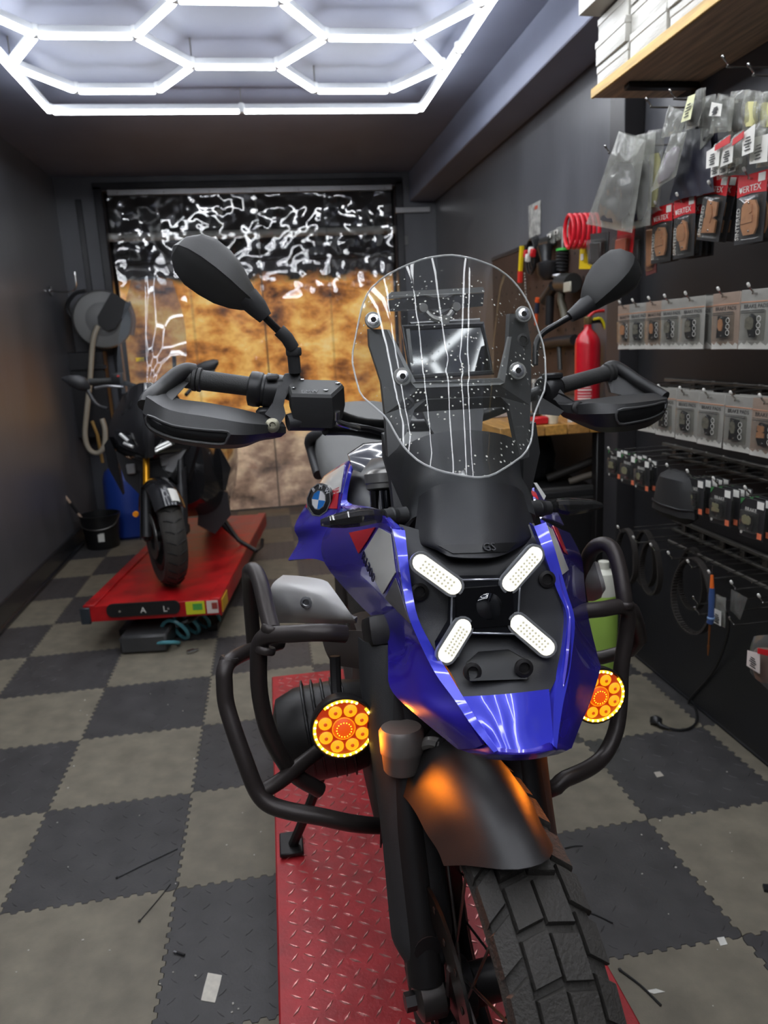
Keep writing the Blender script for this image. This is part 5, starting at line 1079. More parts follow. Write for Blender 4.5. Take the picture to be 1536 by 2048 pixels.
for ci, (y, wy, hs) in enumerate(cols):
    z = zz
    for hi_, h in enumerate(hs):
        wbox((1.49 + random.uniform(-.012, .006), y + random.uniform(-.006, .006), z + h / 2), (.29, wy, h - .003), rz(random.uniform(-.03, .03)), 'white wrapped box, %s of the stack at the %s' % (hn[hi_], cn[ci])); z += h
wbox((1.455, 2.86, zz + .237 + .062), (.37, .27, .11), rz(.05), 'large white box lid-down on top of the far shelf stack, jutting out', BOXW2)

# ------------------------------------------------------------------ hook rails
HOOKM = mat('hook_chrome', (190, 188, 184), .25, 1.); RAILM = mat('rail_dark_steel', (112, 110, 104), .4, .6)
def rail(z, y0, y1, hooks, label, tipx=1.365, rz_=None, bar=True, double=True):
    t = thing('hook_rail', label, 'hook rail', (XR - .02, (y0 + y1) / 2, z))
    if bar:
        MB().box((XR - .026, (y0 + y1) / 2, z + .012), (.018, y1 - y0, .014), bevel=.002).build('upper_bar', RAILM, t)
        MB().box((XR - .026, (y0 + y1) / 2, z - .03), (.018, y1 - y0, .01), bevel=.002).build('lower_bar', RAILM, t)
    for h in hooks:
        y, zt = (h, z) if not isinstance(h, tuple) else h[:2]
        b = MB(); x1 = XR - .03
        b.tube([V((x1, y, zt)), V((tipx + .03, y, zt)), V((tipx + .008, y, zt + .006)), V((tipx - .008, y, zt + .024))], .0028, 6, smooth=3)
        if double: b.tube([V((x1, y, zt + .016)), V((tipx + .06, y, zt + .017))], .002, 6)
        hk_ = b.build('hook', HOOKM, t)
        MB().box((XR - .024, y, zt - .004), (.012, .026, .05), bevel=.002).build('hook_plate', mat('hook_plate', (120, 118, 112), .35, .8), hk_)
        MB().lathe([(.0025, -.006), (.0045, -.003), (.0045, .005), (.0025, .008)], (tipx - .008, y, zt + .024), (-.5, 0, 1), 8).build('hook_tip', WHITEP if double else HOOKM, hk_)
    return t
YA = [2.79, 2.685, 2.565, 2.455, 2.325, 2.145, 2.0, 1.87]; YBr = [2.74, 2.61, 2.475, 2.335, 2.195, 2.055, 1.92]; YC = [2.86, 2.74, 2.63, 2.52, 2.40, 2.27, 2.12, 1.96]; YE = [2.72, 2.62, 2.54, 2.40, 2.22, 2.05]
rail(1.642, 1.6, 2.95, YA, 'steel hook rail of the upper row of grey brake pad cards')
rail(1.338, 1.6, 2.95, YBr, 'steel hook rail of the middle row of grey brake pad cards')
rail(1.068, 1.6, 2.95, YC, 'steel hook rail of the row of small dark pad cards')
rail(1.955, 1.6, 2.95, YE, 'steel hook rail of the red-topped brake pad cards', bar=False)
rail(2.20, 1.6, 2.95, [(2.86, 2.21), (2.70, 2.20), (2.55, 2.28), (2.40, 2.26), (2.25, 2.14), (2.12, 2.26), (2.0, 2.2)], 'row of chrome hooks holding the clear plastic bags', 1.33, bar=False, double=False)
# ------------------------------------------------------------------ brake pad cards
PADS = [[(-.5, -.3), (-.35, -.5), (.3, -.5), (.5, -.25), (.5, .3), (.25, .5), (-.3, .45), (-.5, .2)],
        [(-.3, -.5), (.1, -.5), (.3, -.2), (.28, .35), (.05, .5), (-.25, .4), (-.42, .0)],
        [(-.5, -.45), (.5, -.5), (.45, -.05), (.2, .0), (.42, .1), (.4, .5), (-.4, .45), (-.42, .05), (-.2, -.02), (-.5, -.1)]]
FRIC = mat('pad_friction', (96, 92, 78), .8, var=.3, vscale=60); BACKP = mat('pad_backplate', (30, 30, 31), .35, .5); COPP = mat('copper_pad', (196, 140, 98), .42, .5, var=.15, vscale=40)
BLIS = clear('blister_plastic', (240, 240, 238), .03, (215, 215, 210), .06, 1.)
GREYC = mat('grey_card', (138, 136, 129), .5, var=.08, vscale=20); GREYC2 = mat('brown_grey_card', (140, 122, 108), .5, var=.08, vscale=20); PRN = mat('card_print', (190, 188, 180), .6); DPRN = mat('dark_print', (48, 48, 48), .6)
BCARD = mat('black_card', (38, 38, 39), .5); RCARD = mat('red_card', (196, 26, 34), .45)
def yz(y, z, x): return V((x, y, z))
def pad(parent, variant, cy, cz, w_, h_, front, backm):
    b = MB(); b.prism([yz(cy + p[0] * w_, cz + p[1] * h_, -.0105) for p in PADS[variant]], (.006, 0, 0)); p_ = b.build('brake_pad', backm, parent)
    b = MB(); b.prism([yz(cy + p[0] * w_ * .7 + w_ * .12, cz + p[1] * h_ * .55 + h_ * .1, -.013) for p in PADS[(variant + 2) % 3]], (.003, 0, 0)); b.build('friction_block', front, p_)
    for s in (-1, 1):
        b = MB(); b.lathe([(.0035, 0), (.003, .003), (.001, .0035)], yz(cy + s * w_ * .05, cz + s * h_ * .4, -.0105), (-1, 0, 0), 8); b.build('rivet', CHROME, p_)
def card_proto(kind, variant, tint=0):
    t = thing('brake_pad_card', 'x', 'brake pad pack', (0, 0, 0))
    if kind == 'grey':
        w_, h_ = .122, .168; MB().box((0.001, 0, -h_ / 2), (.002, w_, h_), bevel=.0008).build('card', GREYC2 if tint else GREYC, t)
        MB().box((-.0006, 0, -.034), (.0012, w_ * .96, .003)).build('print_line', mat('line_orange', (176, 128, 100), .6), t)
        text_mb('BRAKE PADS', (-.001, 0, -.047), (0, -1, 0), (0, 0, 1), .0165, .0002).build('lettering', DPRN, t)
        for q in (.058, .064): MB().box((-.0006, .012, -q), (.0008, .09, .0018)).build('print_line', DPRN, t)
        b = MB(); m_ = [(-.058, -.166)]; xs_ = [-.058 + .0105 * i for i in range(12)]
        for i, x in enumerate(xs_): m_.append((x, -.166 + (.009 + .012 * ((i * 7 + variant * 3) % 5) / 4)))
        m_.append((.058, -.166)); b.prism([yz(y, z, -.0012) for y, z in m_], (.001, 0, 0)); b.build('mountain_print', PRN, t)
        pad(t, variant, .004, -.10, .044, .066, FRIC if not tint else COPP, BACKP)
        MB().box((-.009, 0, -.10), (.017, .085, .088), bevel=.006, seg=2).build('blister', BLIS, t)
        for q in (-1, 0, 1): MB().lathe([(.0075, 0), (.0085, .0004), (.0075, .0008), (.0066, .0004)], (-.0185, -.034, -.10 + q * .018), (-1, 0, 0), 10, caps=False).build('round_print', PRN, t)
    elif kind == 'red':
        w_, h_ = .112, .185; MB().box((0.001, 0, -h_ / 2), (.002, w_, h_), bevel=.0008).build('card', BCARD, t)
        b = MB(); b.prism([yz(-w_ / 2, .001, -.001), yz(w_ / 2, .001, -.001), yz(w_ / 2, -.055, -.001), yz(.0, -.05, -.001), yz(-w_ / 2, -.055, -.001)], (.0012, 0, 0)); hd_ = b.build('red_header', RCARD, t)
        text_mb('VERTEX', (-.0018, .006, -.038), (0, -1, 0), (0, 0, 1), .024, .0002).build('lettering', PAPER, hd_)
        b = MB(); b.prism([yz(.04, -.03, -.0016), yz(.047, -.036, -.0016), yz(.042, -.046, -.0016), yz(.035, -.04, -.0016)], (.0006, 0, 0)); b.build('logo', PAPER, hd_)
        MB().box((-.0012, -.036, -.014), (.001, .026, .022)).build('price_label', PAPER, hd_)
        text_mb('SINTERED', (-.001, .045, -.128), (0, 0, 1), (0, 1, 0), .02, .0002).build('lettering', PAPER, t)
        pad(t, variant, -.008, -.115, .062, .095, COPP, COPP)
        MB().box((-.008, -.006, -.117), (.016, .078, .118), bevel=.006, seg=2).build('blister', BLIS, t)
    else:
        w_, h_ = .098, .12; MB().box((0.001, 0, -h_ / 2), (.002, w_, h_), bevel=.0008).build('card', BCARD, t)
        MB().box((-.0012, -.032, -.014), (.001, .026, .022)).build('price_label', PAPER, t)
        MB().box((-.0012, -.034, -.106), (.001, .018, .018)).build('orange_square', mat('orange_print', (226, 120, 84), .5), t)
        MB().lathe([(.001, 0), (.005, 0), (.005, .0006)], (-.0005, .04, -.108), (-1, 0, 0), 10).build('round_print', PRN, t)
        text_mb('BRAKE', (-.001, .006, -.034), (0, -1, 0), (0, 0, 1), .016, .0002).build('lettering', PRN, t)
        b = MB(); b.prism([yz(.049, -.004, -.001), yz(.049, -.022, -.001), yz(.032, -.002, -.001)], (.0008, 0, 0)); b.build('green_corner', mat('green_print', (62, 120, 70), .5), t)
        pad(t, variant, .004, -.068, .05, .05, mat('olive_pad', (132, 128, 96), .6), BACKP)
        MB().box((-.008, .004, -.068), (.015, .066, .064), bevel=.005, seg=2).build('blister', BLIS, t)
    return t
protos = {}
def hang(kind, variant, tint, x, y, z, rot, label, group):
    key = (kind, variant, tint)
    if key not in protos:
        o = card_proto(*key); protos[key] = o; o.location = (x, y, z); o.rotation_euler = rot
    else: o = copy_tree(protos[key], (x, y, z), rot)
    o['label'] = label; o['group'] = group
def stack(kind, variant, tint, y, z, n, rowname, pos, group, tilt=0., x0=1.385, yaw=0., gap=.02):
    for i in range(n):
        a = random.uniform(-.03, .03)
        lab = 'front %s, %s hook from the pillar' % (rowname, pos) if i == 0 else '%s, %s one back on the %s hook' % (rowname, ORD[i], pos)
        hang(kind, variant, tint, x0 + i * gap + (.008 if i else 0), y + random.uniform(-.003, .003) * (i > 0), z, (tilt + a * .5, a * .3, yaw + a), lab, group)
for i, y in enumerate(YA): stack('grey', (i * 2 + 1) % 3, 1 if i in (0, 2, 5) else 0, y, 1.655, (2, 2, 2, 3, 6, 4, 4, 3)[i], 'grey pad card in the upper row', ORD[i], 'grey brake pad cards, upper row', yaw=.1 if i != 1 else .2)
for i, y in enumerate(YBr): stack('grey', i % 3, 1 if i == 6 else 0, y, 1.352, (2, 2, 3, 3, 2, 3, 3)[i], 'grey pad card in the middle row', ORD[i], 'grey brake pad cards, middle row', yaw=.08)
for i, y in enumerate(YC):
    if i in (3, 4): continue
    stack('small', i % 3, 0, y, 1.084 - .004 * i, (2, 3, 2, 0, 0, 5, 4, 3)[i], 'small dark pad card', ORD[i], 'small dark pad cards', yaw=.1)
for i, y in enumerate(YE):
    if i < 2: continue
    stack('red', (i + 1) % 3, 0, y, 1.968 + (.03 if i == 4 else 0), (0, 0, 2, 4, 3, 2)[i], 'red-topped brake pad card', ORD[i], 'red-topped brake pad cards', yaw=.1, tilt=.22 if i == 4 else 0)
# ------------------------------------------------------------------ clear plastic bags and other packs
CLB = clear('bag_plastic', (235, 236, 232), .26, (185, 185, 178), .16, .8, ior=1.5); CLB2 = clear('bag_plastic_thin', (238, 238, 236), .12, (180, 180, 176), .16, 1., ior=1.45)
def bag(q, X, label, cont=None, m=CLB, th=.018, crump=.010, labelm=None, group='clear plastic bags on chrome hooks', nm='plastic_bag', lq=(.2, .2, .8, .55)):
    c = [atX(u, v, X) for u, v in q]; t = thing(nm, label, 'bag', (c[2] + c[3]) / 2, group); nx, nz = 18, 26; seed = random.uniform(0, 50)
    for side in (-1, 1):
        rows = []
        for j in range(nz + 1):
            row = []
            for i in range(nx + 1):
                fx, fz = i / nx, j / nz; p = lerp(lerp(c[0], c[1], fx), lerp(c[3], c[2], fx), fz)
                env = math.sin(math.pi * min(1, max(0, fx))) ** .6 * math.sin(math.pi * min(1, .08 + .9 * fz)) ** .7
                nz_ = noise.noise((p.y * 22 + seed, p.z * 14, side * 3)) * crump + noise.noise((p.y * 70, p.z * 26 + seed, side)) * crump * .6
                row.append(p + V((side * th * env + nz_ * (.3 + env), nz_ * .5, 0)))
            rows.append(row)
        b = MB(); b.grid(rows); b.build('bag_front' if side < 0 else 'bag_back', m, t, sharp=50)
    def at2(fx, fz, dx=0): return lerp(lerp(c[0], c[1], fx), lerp(c[3], c[2], fx), fz) + V((dx, 0, 0))
    if cont is not None:
        b = MB(); rings = []
        for fz in (.28, .36, .5, .65, .8, .92):
            w_ = (.22 if fz < .3 else .36) * (1 if fz < .9 else .6); rings.append([at2(.5 + w_ * math.cos(a), fz, th * .55 * math.sin(a)) for a in [2 * math.pi * k / 10 for k in range(10)]])
        b.loft(rings); b.build('contents', cont, t)
    if labelm is not None:
        b = MB(); x0_, z0_, x1_, z1_ = lq; b.grid([[at2(lerp(x0_, x1_, i / 4), lerp(z0_, z1_, j / 6), -th * 1.15 - .004) for i in range(5)] for j in range(7)]); b.build('paper_label', labelm, t)
        b = MB()
        for k in range(5): b.box(at2(lerp(x0_, x1_, .5), lerp(z0_, z1_, .35 + .12 * k), -th * 1.15 - .006), (.0006, .018 + .006 * (k % 3), .0028))
        b.build('label_print', DPRN, t)
    return t
DKR = mat('dark_rubber_part', (46, 45, 50), .5, var=.2); NAVY = mat('navy_rubber_sheet', (38, 38, 50), .35, var=.2, vscale=8); YLW = mat('pale_yellow_foam', (205, 200, 140), .7)
BLK2 = mat('black_part', (26, 26, 28), .45)
bag([(1238, 262), (1292, 280), (1264, 466), (1172, 448)], 1.30, 'large clear bag with a dark moulded part, leftmost of the bags', DKR, th=.024)
bag([(1268, 272), (1312, 262), (1300, 450), (1248, 462)], 1.335, 'long clear bag with dark blue strips beside the leftmost bag', NAVY)
bag([(1296, 262), (1330, 256), (1318, 420), (1285, 440)], 1.36, 'narrow clear bag with pale yellow filling at the top', YLW, m=CLB2)
bag([(1338, 210), (1376, 226), (1362, 270), (1322, 276)], 1.33, 'small crumpled clear bag on the hook below the shelf end', None, crump=.016)
bag([(1342, 270), (1374, 262), (1352, 352), (1300, 386)], 1.32, 'diamond-shaped clear bag with lilac lining in front of the navy sheets', mat('lilac_liner', (132, 122, 134), .6), th=.01)
for i in range(4): bag([(1372 + i * 14, 262 - i * 3), (1420 + i * 5, 254), (1428 + i * 3, 384 - i * 4), (1338 + i * 26, 402 - i * 9)], 1.365 + i * .022, ('front navy rubber sheet in a clear sleeve', 'second navy rubber sheet behind the front sleeve', 'third navy rubber sheet in the row of sleeves', 'rearmost navy rubber sheet in the row of sleeves')[i], None, m=NAVY, th=.004, crump=.004, nm='rubber_sheet', group='navy rubber sheets')
bag([(1392, 182), (1412, 174), (1398, 252), (1368, 262)], 1.32, 'narrow clear bag with a white and yellow label below the shelf', BLK2, labelm=mat('label_whiteyellow', (226, 226, 180), .6), lq=(.15, .15, .85, .8))
bag([(1406, 196), (1432, 188), (1428, 268), (1400, 300)], 1.36, 'dark filled clear bag behind the white and yellow label', BLK2)
bag([(1436, 186), (1470, 196), (1462, 262), (1418, 268)], 1.34, 'clear bag with a printed barcode label in the upper row', None, labelm=PAPER, crump=.016)
bag([(1462, 184), (1500, 178), (1496, 262), (1456, 275)], 1.37, 'clear bag with black rubber tubes in the upper row', BLK2, crump=.014)
bag([(1490, 180), (1522, 182), (1520, 256), (1484, 262)], 1.35, 'clear bag with pale yellow parts in the upper row', YLW, crump=.016)
bag([(1516, 186), (1560, 180), (1560, 262), (1512, 258)], 1.36, 'clear bag at the right end of the upper row', YLW, crump=.016)
bag([(1428, 292), (1462, 268), (1456, 334), (1426, 340)], 1.33, 'bag with red and white label, left of the pair', None, labelm=PAPER, m=CLB, lq=(.05, .25, .9, .95))
bag([(1464, 278), (1488, 260), (1484, 326), (1454, 338)], 1.335, 'bag with red and white label, right of the pair', None, labelm=PAPER, m=CLB, lq=(.05, .3, .9, .95))
for k, (a, c_, d_, e_) in enumerate((((1430, 291), (1460, 270), (1459, 286), (1429, 302)), ((1466, 278), (1487, 262), (1486, 276), (1464, 292)))):
    b = MB(); b.prism([atX(u, v, 1.298) for u, v in (a, c_, d_, e_)], (.0015, 0, 0)); solo('header_card', b, RCARD, ('red folded header card on the left of the paired bags', 'red folded header card on the right of the paired bags')[k], 'label', atX(*e_, 1.298), 'red header cards')
for i in range(3): bag([(1436 + i * 20, 318), (1458 + i * 18, 312), (1456 + i * 16, 352 - i * 4), (1434 + i * 18, 360 - i * 5)], 1.37, ('small white paper sachet under the left red and white label', 'small white paper sachet between the paired label bags', 'small white paper sachet under the right red and white label')[i], None, m=CLB, labelm=PAPER, lq=(.1, .1, .9, .9))
bag([(1500, 262), (1532, 236), (1526, 318), (1498, 326)], 1.33, 'white paper-backed bag at the right edge below the upper row', None, labelm=PAPER, lq=(.08, .1, .9, .8))
bag([(1516, 262), (1560, 250), (1556, 330), (1512, 336)], 1.35, 'second white paper-backed bag at the far right edge', None, labelm=PAPER, lq=(.08, .2, .9, .9))
def pack(q, X, label, m, cm, th=.03, nm='blister_pack'):
    c = [atX(u, v, X) for u, v in q]; t = thing(nm, label, 'pack', (c[2] + c[3]) / 2)
    MB().prism(c, (.003, 0, 0)).build('card', m, t)
    ctr = sum(c, V()) / 4; b = MB(); b.prism([lerp(p, ctr, .22) + V((-th, 0, -.01)) for p in c], (th, 0, 0), tri=False); bmesh.ops.bevel(b.bm, geom=b.bm.edges[:], offset=.006, segments=2, affect='EDGES'); b.build('blister', BLIS, t)
    b = MB(); b.prism([lerp(p, ctr, .38) + V((-th * .7, 0, -.01)) for p in c], (th * .6, 0, 0), tri=False); bmesh.ops.bevel(b.bm, geom=b.bm.edges[:], offset=.004, segments=1, affect='EDGES'); b.build('contents', cm, t)
    return t
pack([(1180, 468), (1218, 464), (1214, 532), (1186, 534)], 1.36, 'clear blister pack with a black device under the leftmost bag', BCARD, BLK2)
pack([(1235, 460), (1270, 452), (1262, 530), (1230, 540)], 1.39, 'red and orange blister pack beside the right mirror', RCARD, mat('orange_parts', (190, 90, 60), .5))
pack([(1268, 455), (1287, 452), (1284, 552), (1264, 560)], 1.41, 'tall narrow black pack behind the red and orange blister', BCARD, BLK2, .02)
pack([(1291, 432), (1314, 428), (1312, 545), (1292, 552)], 1.41, 'tall narrow brownish-red pad pack left of the red-topped cards', mat('maroon_card', (96, 46, 44), .5), COPP, .012)
# black bag of parts in the row of small cards
q = [atX(u, v, 1.38) for u, v in ((1330, 940), (1380, 945), (1390, 1030), (1308, 1042))]
t = thing('black_pouch', 'black fabric pouch hanging between the small dark pad cards', 'pouch', (q[2] + q[3]) / 2); b = MB(); rings = []
for fz, wd in ((0, .3), (.12, .5), (.35, .55), (.6, .52), (.85, .5), (1, .35)):
    c = lerp((q[0] + q[1]) / 2, (q[2] + q[3]) / 2, fz); hw_ = lerp((q[0] - q[1]).length, (q[2] - q[3]).length, fz) * wd
    rings.append([c + V((.045 * math.sin(a) * (1 if 0 < fz < 1 else .4), hw_ * math.cos(a) + .008 * noise.noise((a * 2, fz * 5, 1)), .006 * noise.noise((a * 3, fz * 4, 7)))) for a in [2 * math.pi * k / 16 for k in range(16)]])
b.loft(rings).build('pouch_body', mat('pouch_black', (30, 30, 30), .7), t)
b = MB(); b.tube([r + V((-.004, 0, 0)) for r in [lerp(x, y, .35) for x, y in zip(rings[3][8:], rings[4][8:])]], .003, 6); b.build('pouch_seam', DARKP, t)
# ------------------------------------------------------------------ lower hooks with belts
tips = [(1236, 1054), (1267, 1075), (1302, 1090), (1337, 1106), (1376, 1123), (1418, 1144), (1463, 1165), (1518, 1192)]
hd3 = [atX(u, v, 1.36) for u, v in tips]; zD = sum(p.z for p in hd3) / len(hd3) - .02
rD = rail(zD, 1.45, 2.85, [(p.y, p.z - .024) for p in hd3], 'lowest steel hook rail carrying the drive belts', 1.368)
MB().tube([V((1.50, 2.62, zD - .012)), V((1.50, 1.45, zD - .012))], .006, 6).build('cross_bar', RAILM, rD)
lowt = [atX(u, v, 1.36) for u, v in ((1388, 1196), (1391, 1217), (1460, 1237))]
rail(lowt[1].z - .03, 1.5, 2.4, [(p.y, p.z - .024) for p in lowt], 'three loose chrome hooks below the belt rail', 1.368, bar=False, double=False)
BELT = mat('belt_rubber', (44, 40, 37), .6)
def belt(y, ztop, wy, h, X, label, tilt=0.):
    c = V((X, y, ztop - h / 2)); t = thing('drive_belt', label, 'belt', c - V((0, 0, h / 2)), 'drive belts on the lower rail'); n = 44; b = MB(); rings = []
    for k in range(n):
        a = 2 * math.pi * k / n; rr = []
        for dw, dx in ((0, -.011), (.0055, -.011), (.0055, .011), (0, .011)):
            y_, z_ = (wy / 2 - dw) * math.cos(a) * (1 + .15 * math.sin(a) * -1), (h / 2 - dw) * math.sin(a); rr.append(c + V((dx + tilt * z_, y_, z_)))
        rings.append(rr)
    b.loft(rings, closed=True, caps=False); band = b.build('belt_band', BELT, t)
    b = MB()
    for k in range(0, 64):
        a = 2 * math.pi * k / 64; y_, z_ = (wy / 2 - .0075) * math.cos(a) * (1 - .15 * math.sin(a)), (h / 2 - .0075) * math.sin(a); b.box(c + V((tilt * z_, y_, z_)), (.02, .005, .004), rx(a))
    o = b.build('belt_teeth', BELT, t); o['kind'] = 'stuff'
belt(hd3[0].y - .0, hd3[0].z - .01, .17, .235, 1.40, 'toothed drive belt on the hook nearest the pillar')
belt(hd3[0].y - .04, hd3[0].z - .012, .17, .24, 1.46, 'toothed drive belt behind the first one')
belt(hd3[1].y - .03, hd3[1].z - .01, .15, .22, 1.42, 'small drive belt on the second hook')
belt(hd3[2].y - .05, hd3[2].z - .01, .17, .24, 1.50, 'drive belt hanging deep on the third hook')
belt(hd3[4].y + .03, hd3[4].z - .0, .24, .27, 1.40, 'largest drive belt on the fifth hook', .05)
# blue test probe on the sixth hook
p0 = atX(1424, 1150, 1.35); p1 = atX(1424, 1176, 1.35); p2 = atX(1422, 1238, 1.35); p3 = atX(1420, 1245, 1.35)
tp = thing('test_probe', 'blue handled test lamp with orange tip hanging from the lower rail', 'test lamp', p3)
b = MB(); b.tube([p1, lerp(p1, p2, .3), lerp(p1, p2, .6), p2, p3], [.008, .010, .009, .010, .011], 12); hnd = b.build('handle', mat('probe_blue', (58, 82, 130), .3), tp)
b = MB(); b.lathe([(.0105, 0), (.0122, .002), (.0122, .006), (.0105, .008)], lerp(p1, p2, .93), p2 - p1, 14); b.build('handle_ring', mat('probe_lightblue', (120, 150, 190), .3), hnd)
b = MB(); b.tube([p0, p1], [.0045, .0055, .007], 10); b.build('strain_relief', mat('probe_orange', (226, 106, 36), .4), tp)
b = MB(); b.tube([p0 + V((0, 0, .03)), p0], .0012, 6); b.build('wire_end', STEEL, tp)
b = MB(); b.tube([p3, p3 + V((0, .002, -.08))], [.004, .003], 8); b.tube([p3 + V((0, .002, -.08)), p3 + V((0, .002, -.115))], [.005, .002], 8); b.build('probe_tip', mat('probe_brown', (120, 74, 40), .4, .4), tp)
bag([(1432, 1188), (1452, 1196), (1450, 1256), (1430, 1246)], 1.38, 'small clear pouch with white label behind the blue test lamp', None, labelm=PAPER, th=.006, lq=(.1, .45, .9, .95), group='small pouches on the lowest hooks')
bag([(1462, 1178), (1495, 1196), (1480, 1240), (1460, 1220)], 1.42, 'folded grey plastic pouch under the belt rail', None, m=CLB2, th=.008, group='small pouches on the lowest hooks')
bag([(1508, 1272), (1548, 1268), (1548, 1388), (1500, 1344)], 1.30, 'brown clear bag with red and white label at the right edge', mat('brown_part', (120, 92, 78), .6), m=CLB2, th=.03, labelm=mat('label_redwhite', (226, 214, 206), .6), lq=(.35, .3, .95, .65), group='small pouches on the lowest hooks')
b = MB(); b.prism([atX(u, v, 1.256) for u, v in ((1515, 1296), (1545, 1302), (1545, 1314), (1515, 1307))], (.001, 0, 0)); solo('red_label', b, RCARD, 'red strip at the top of the label on the brown bag', 'label', atX(1515, 1307, 1.256))
# ------------------------------------------------------------------ workbench, extinguisher, tools
by0, bz = 3.46, None
pe = at(1140, 858, by0); bz = pe.z; bx0 = 1.02
wbn = thing('workbench', 'black workbench with a thick pine top behind the motorcycle', 'workbench', (1.34, 4.3, 0))
WB0 = at(1000, 870, by0).x
for k in range(5):
    x0_, x1_ = lerp(WB0, XR - .02, k / 5), lerp(WB0, XR - .02, (k + 1) / 5)
    MB().box(((x0_ + x1_) / 2, 4.35, bz), (x1_ - x0_ - .003, 1.78, .05), bevel=.003).build('top_plank', mat('bench_pine_%d' % (k % 2), (188 - 14 * (k % 2), 138 - 12 * (k % 2), 66), .5, var=.3, vscale=6, stretch=(10, 1, 10)), wbn)
for x in (WB0 + .03, XR - .06):
    for y in (3.5, 5.2): MB().box((x, y, (bz - .025) / 2), (.06, .06, bz - .025), bevel=.004).build('leg', BLACKM, wbn)
MB().box(((WB0 + XR) / 2, 5.2, bz / 2), (XR - WB0 - .04, .02, bz - .06)).build('back_panel', mat('bench_black', (22, 22, 23), .6), wbn)
zs = at(1130, 985, by0).z
MB().box(((WB0 + XR) / 2 - .01, 4.35, zs - .02), (XR - WB0 - .06, 1.7, .03), bevel=.004).build('lower_shelf', mat('bench_black', (22, 22, 23), .6), wbn)
b = MB(); b.box(((WB0 + XR) / 2 - .01, 3.52, zs - .02 - .0), (XR - WB0 - .06, .03, .075), bevel=.008); b.build('shelf_lip', mat('bench_grey', (58, 57, 56), .5), wbn)
MB().box(((WB0 + XR) / 2 - .01, 3.56, (zs - .06) / 2 + .02), (XR - WB0 - .06, .03, zs - .14), bevel=.004).build('drawer_front', mat('bench_black2', (27, 26, 27), .45), wbn)
hz = zs + .02
b = MB(); b.tube([V((WB0 + .35, 3.75, hz)), V((WB0 + .5, 3.7, hz + .06)), V((WB0 + .62, 3.68, hz + .10)), V((WB0 + .70, 3.7, hz + .07))], .022, 10, smooth=4); solo('rubber_hose', b, mat('hose_grey_black', (46, 42, 38), .6), 'short dark rubber hose bent over on the bench lower shelf', 'hose', (WB0 + .5, 3.7, hz - .015))
b = MB(); b.tube([V((WB0 + .42, 3.62, hz + .0)), V((WB0 + .52, 3.58, hz + .035)), V((WB0 + .60, 3.60, hz + .03)), V((WB0 + .68, 3.64, hz))], .018, 10, smooth=4); solo('corrugated_hose', b, mat('hose_taupe', (96, 88, 78), .6), 'taupe corrugated hose lying at the front of the lower shelf', 'hose', (WB0 + .5, 3.6, hz - .015))
t = thing('refuse_bag', 'dark plastic refuse bag on the lower shelf of the bench', 'bag', (WB0 + .3, 3.9, zs - .005)); b = MB(); rings = []
for fz, r_ in ((0, .10), (.04, .14), (.14, .15), (.24, .12), (.32, .05), (.36, .07)):
    rings.append([V((WB0 + .3 + (r_ + .02 * noise.noise((math.cos(a) * 2, math.sin(a) * 2, fz * 9))) * math.cos(a), 3.9 + (r_ + .02 * noise.noise((math.cos(a) * 3, math.sin(a) * 3, fz * 7))) * math.sin(a), zs - .004 + fz)) for a in [2 * math.pi * k / 20 for k in range(20)]])
b.loft(rings).build('bag_body', mat('black_film', (30, 30, 31), .25), t, sharp=60)
# extinguisher
ey = 3.62; eb_ = at(1174, 800, ey); eb_.z = bz + .026; er = .0625; et = at(1178, 668, ey).z - eb_.z
ex = thing('fire_extinguisher', 'red fire extinguisher standing on the workbench', 'fire extinguisher', eb_)
b = MB(); b.lathe([(.001, 0), (er - .006, 0), (er, .006), (er, et - .05), (er * .93, et - .025), (er * .7, et), (er * .4, et + .018), (er * .3, et + .028), (er * .3, et + .045), (.001, et + .045)], eb_, seg=36); b.build('cylinder', mat('extinguisher_red', (200, 14, 34), .3, coat=.6), ex)
b = MB(); pl_ = []
for j in range(2):
    pl_.append([eb_ + V((er * 1.012 * math.cos(a), er * 1.012 * math.sin(a), .05 + j * .165)) for a in [math.radians(-165 + 75 * k / 10) for k in range(11)]])
b.shell(pl_, .0008, 1, 1); lb = b.build('instruction_label', mat('ext_label', (190, 60, 70), .5), ex)
for k in range(11):
    b = MB(); b.shell([[eb_ + V((er * 1.02 * math.cos(a), er * 1.02 * math.sin(a), .06 + k * .0145 + j * (.003 if k % 3 else .006))) for a in [math.radians(-160 + (62 if k % 2 else 66) * q / 8) for q in range(9)]] for j in range(2)], .0006, 1, 1); b.build('label_text', PAPER, lb)
b = MB(); b.box(eb_ + V((.0, -er * .98, .035)), (.07, .006, .05)); b.build('white_sticker', PAPER, ex)
hp = eb_ + V((.0, 0, et + .05))
b = MB(); b.lathe([(.018, 0), (.02, .005), (.02, .03), (.014, .035)], hp, seg=14); b.build('valve', mat('valve_brass', (150, 132, 92), .35, .8), ex)
b = MB(); b.tube([hp + V((0, 0, .03)), hp + V((.03, -.01, .055)), hp + V((.09, -.01, .06))], .008, 8, smooth=3); b.build('lever', mat('lever_red', (200, 40, 40), .4), ex)
b = MB(); b.tube([hp + V((.02, -.02, .02)), hp + V((.06, -.02, .02)), hp + V((.085, -.02, -.03))], .007, 8, smooth=3); b.build('safety_band', mat('band_yellow', (220, 205, 30), .4), ex)
b = MB(); b.tube([hp + V((.02, 0, .01)), hp + V((.08, 0, 0)), hp + V((.095, .01, -.1)), hp + V((.085, .02, -.3))], .010, 8, smooth=4); b.build('discharge_hose', DARKP, ex)
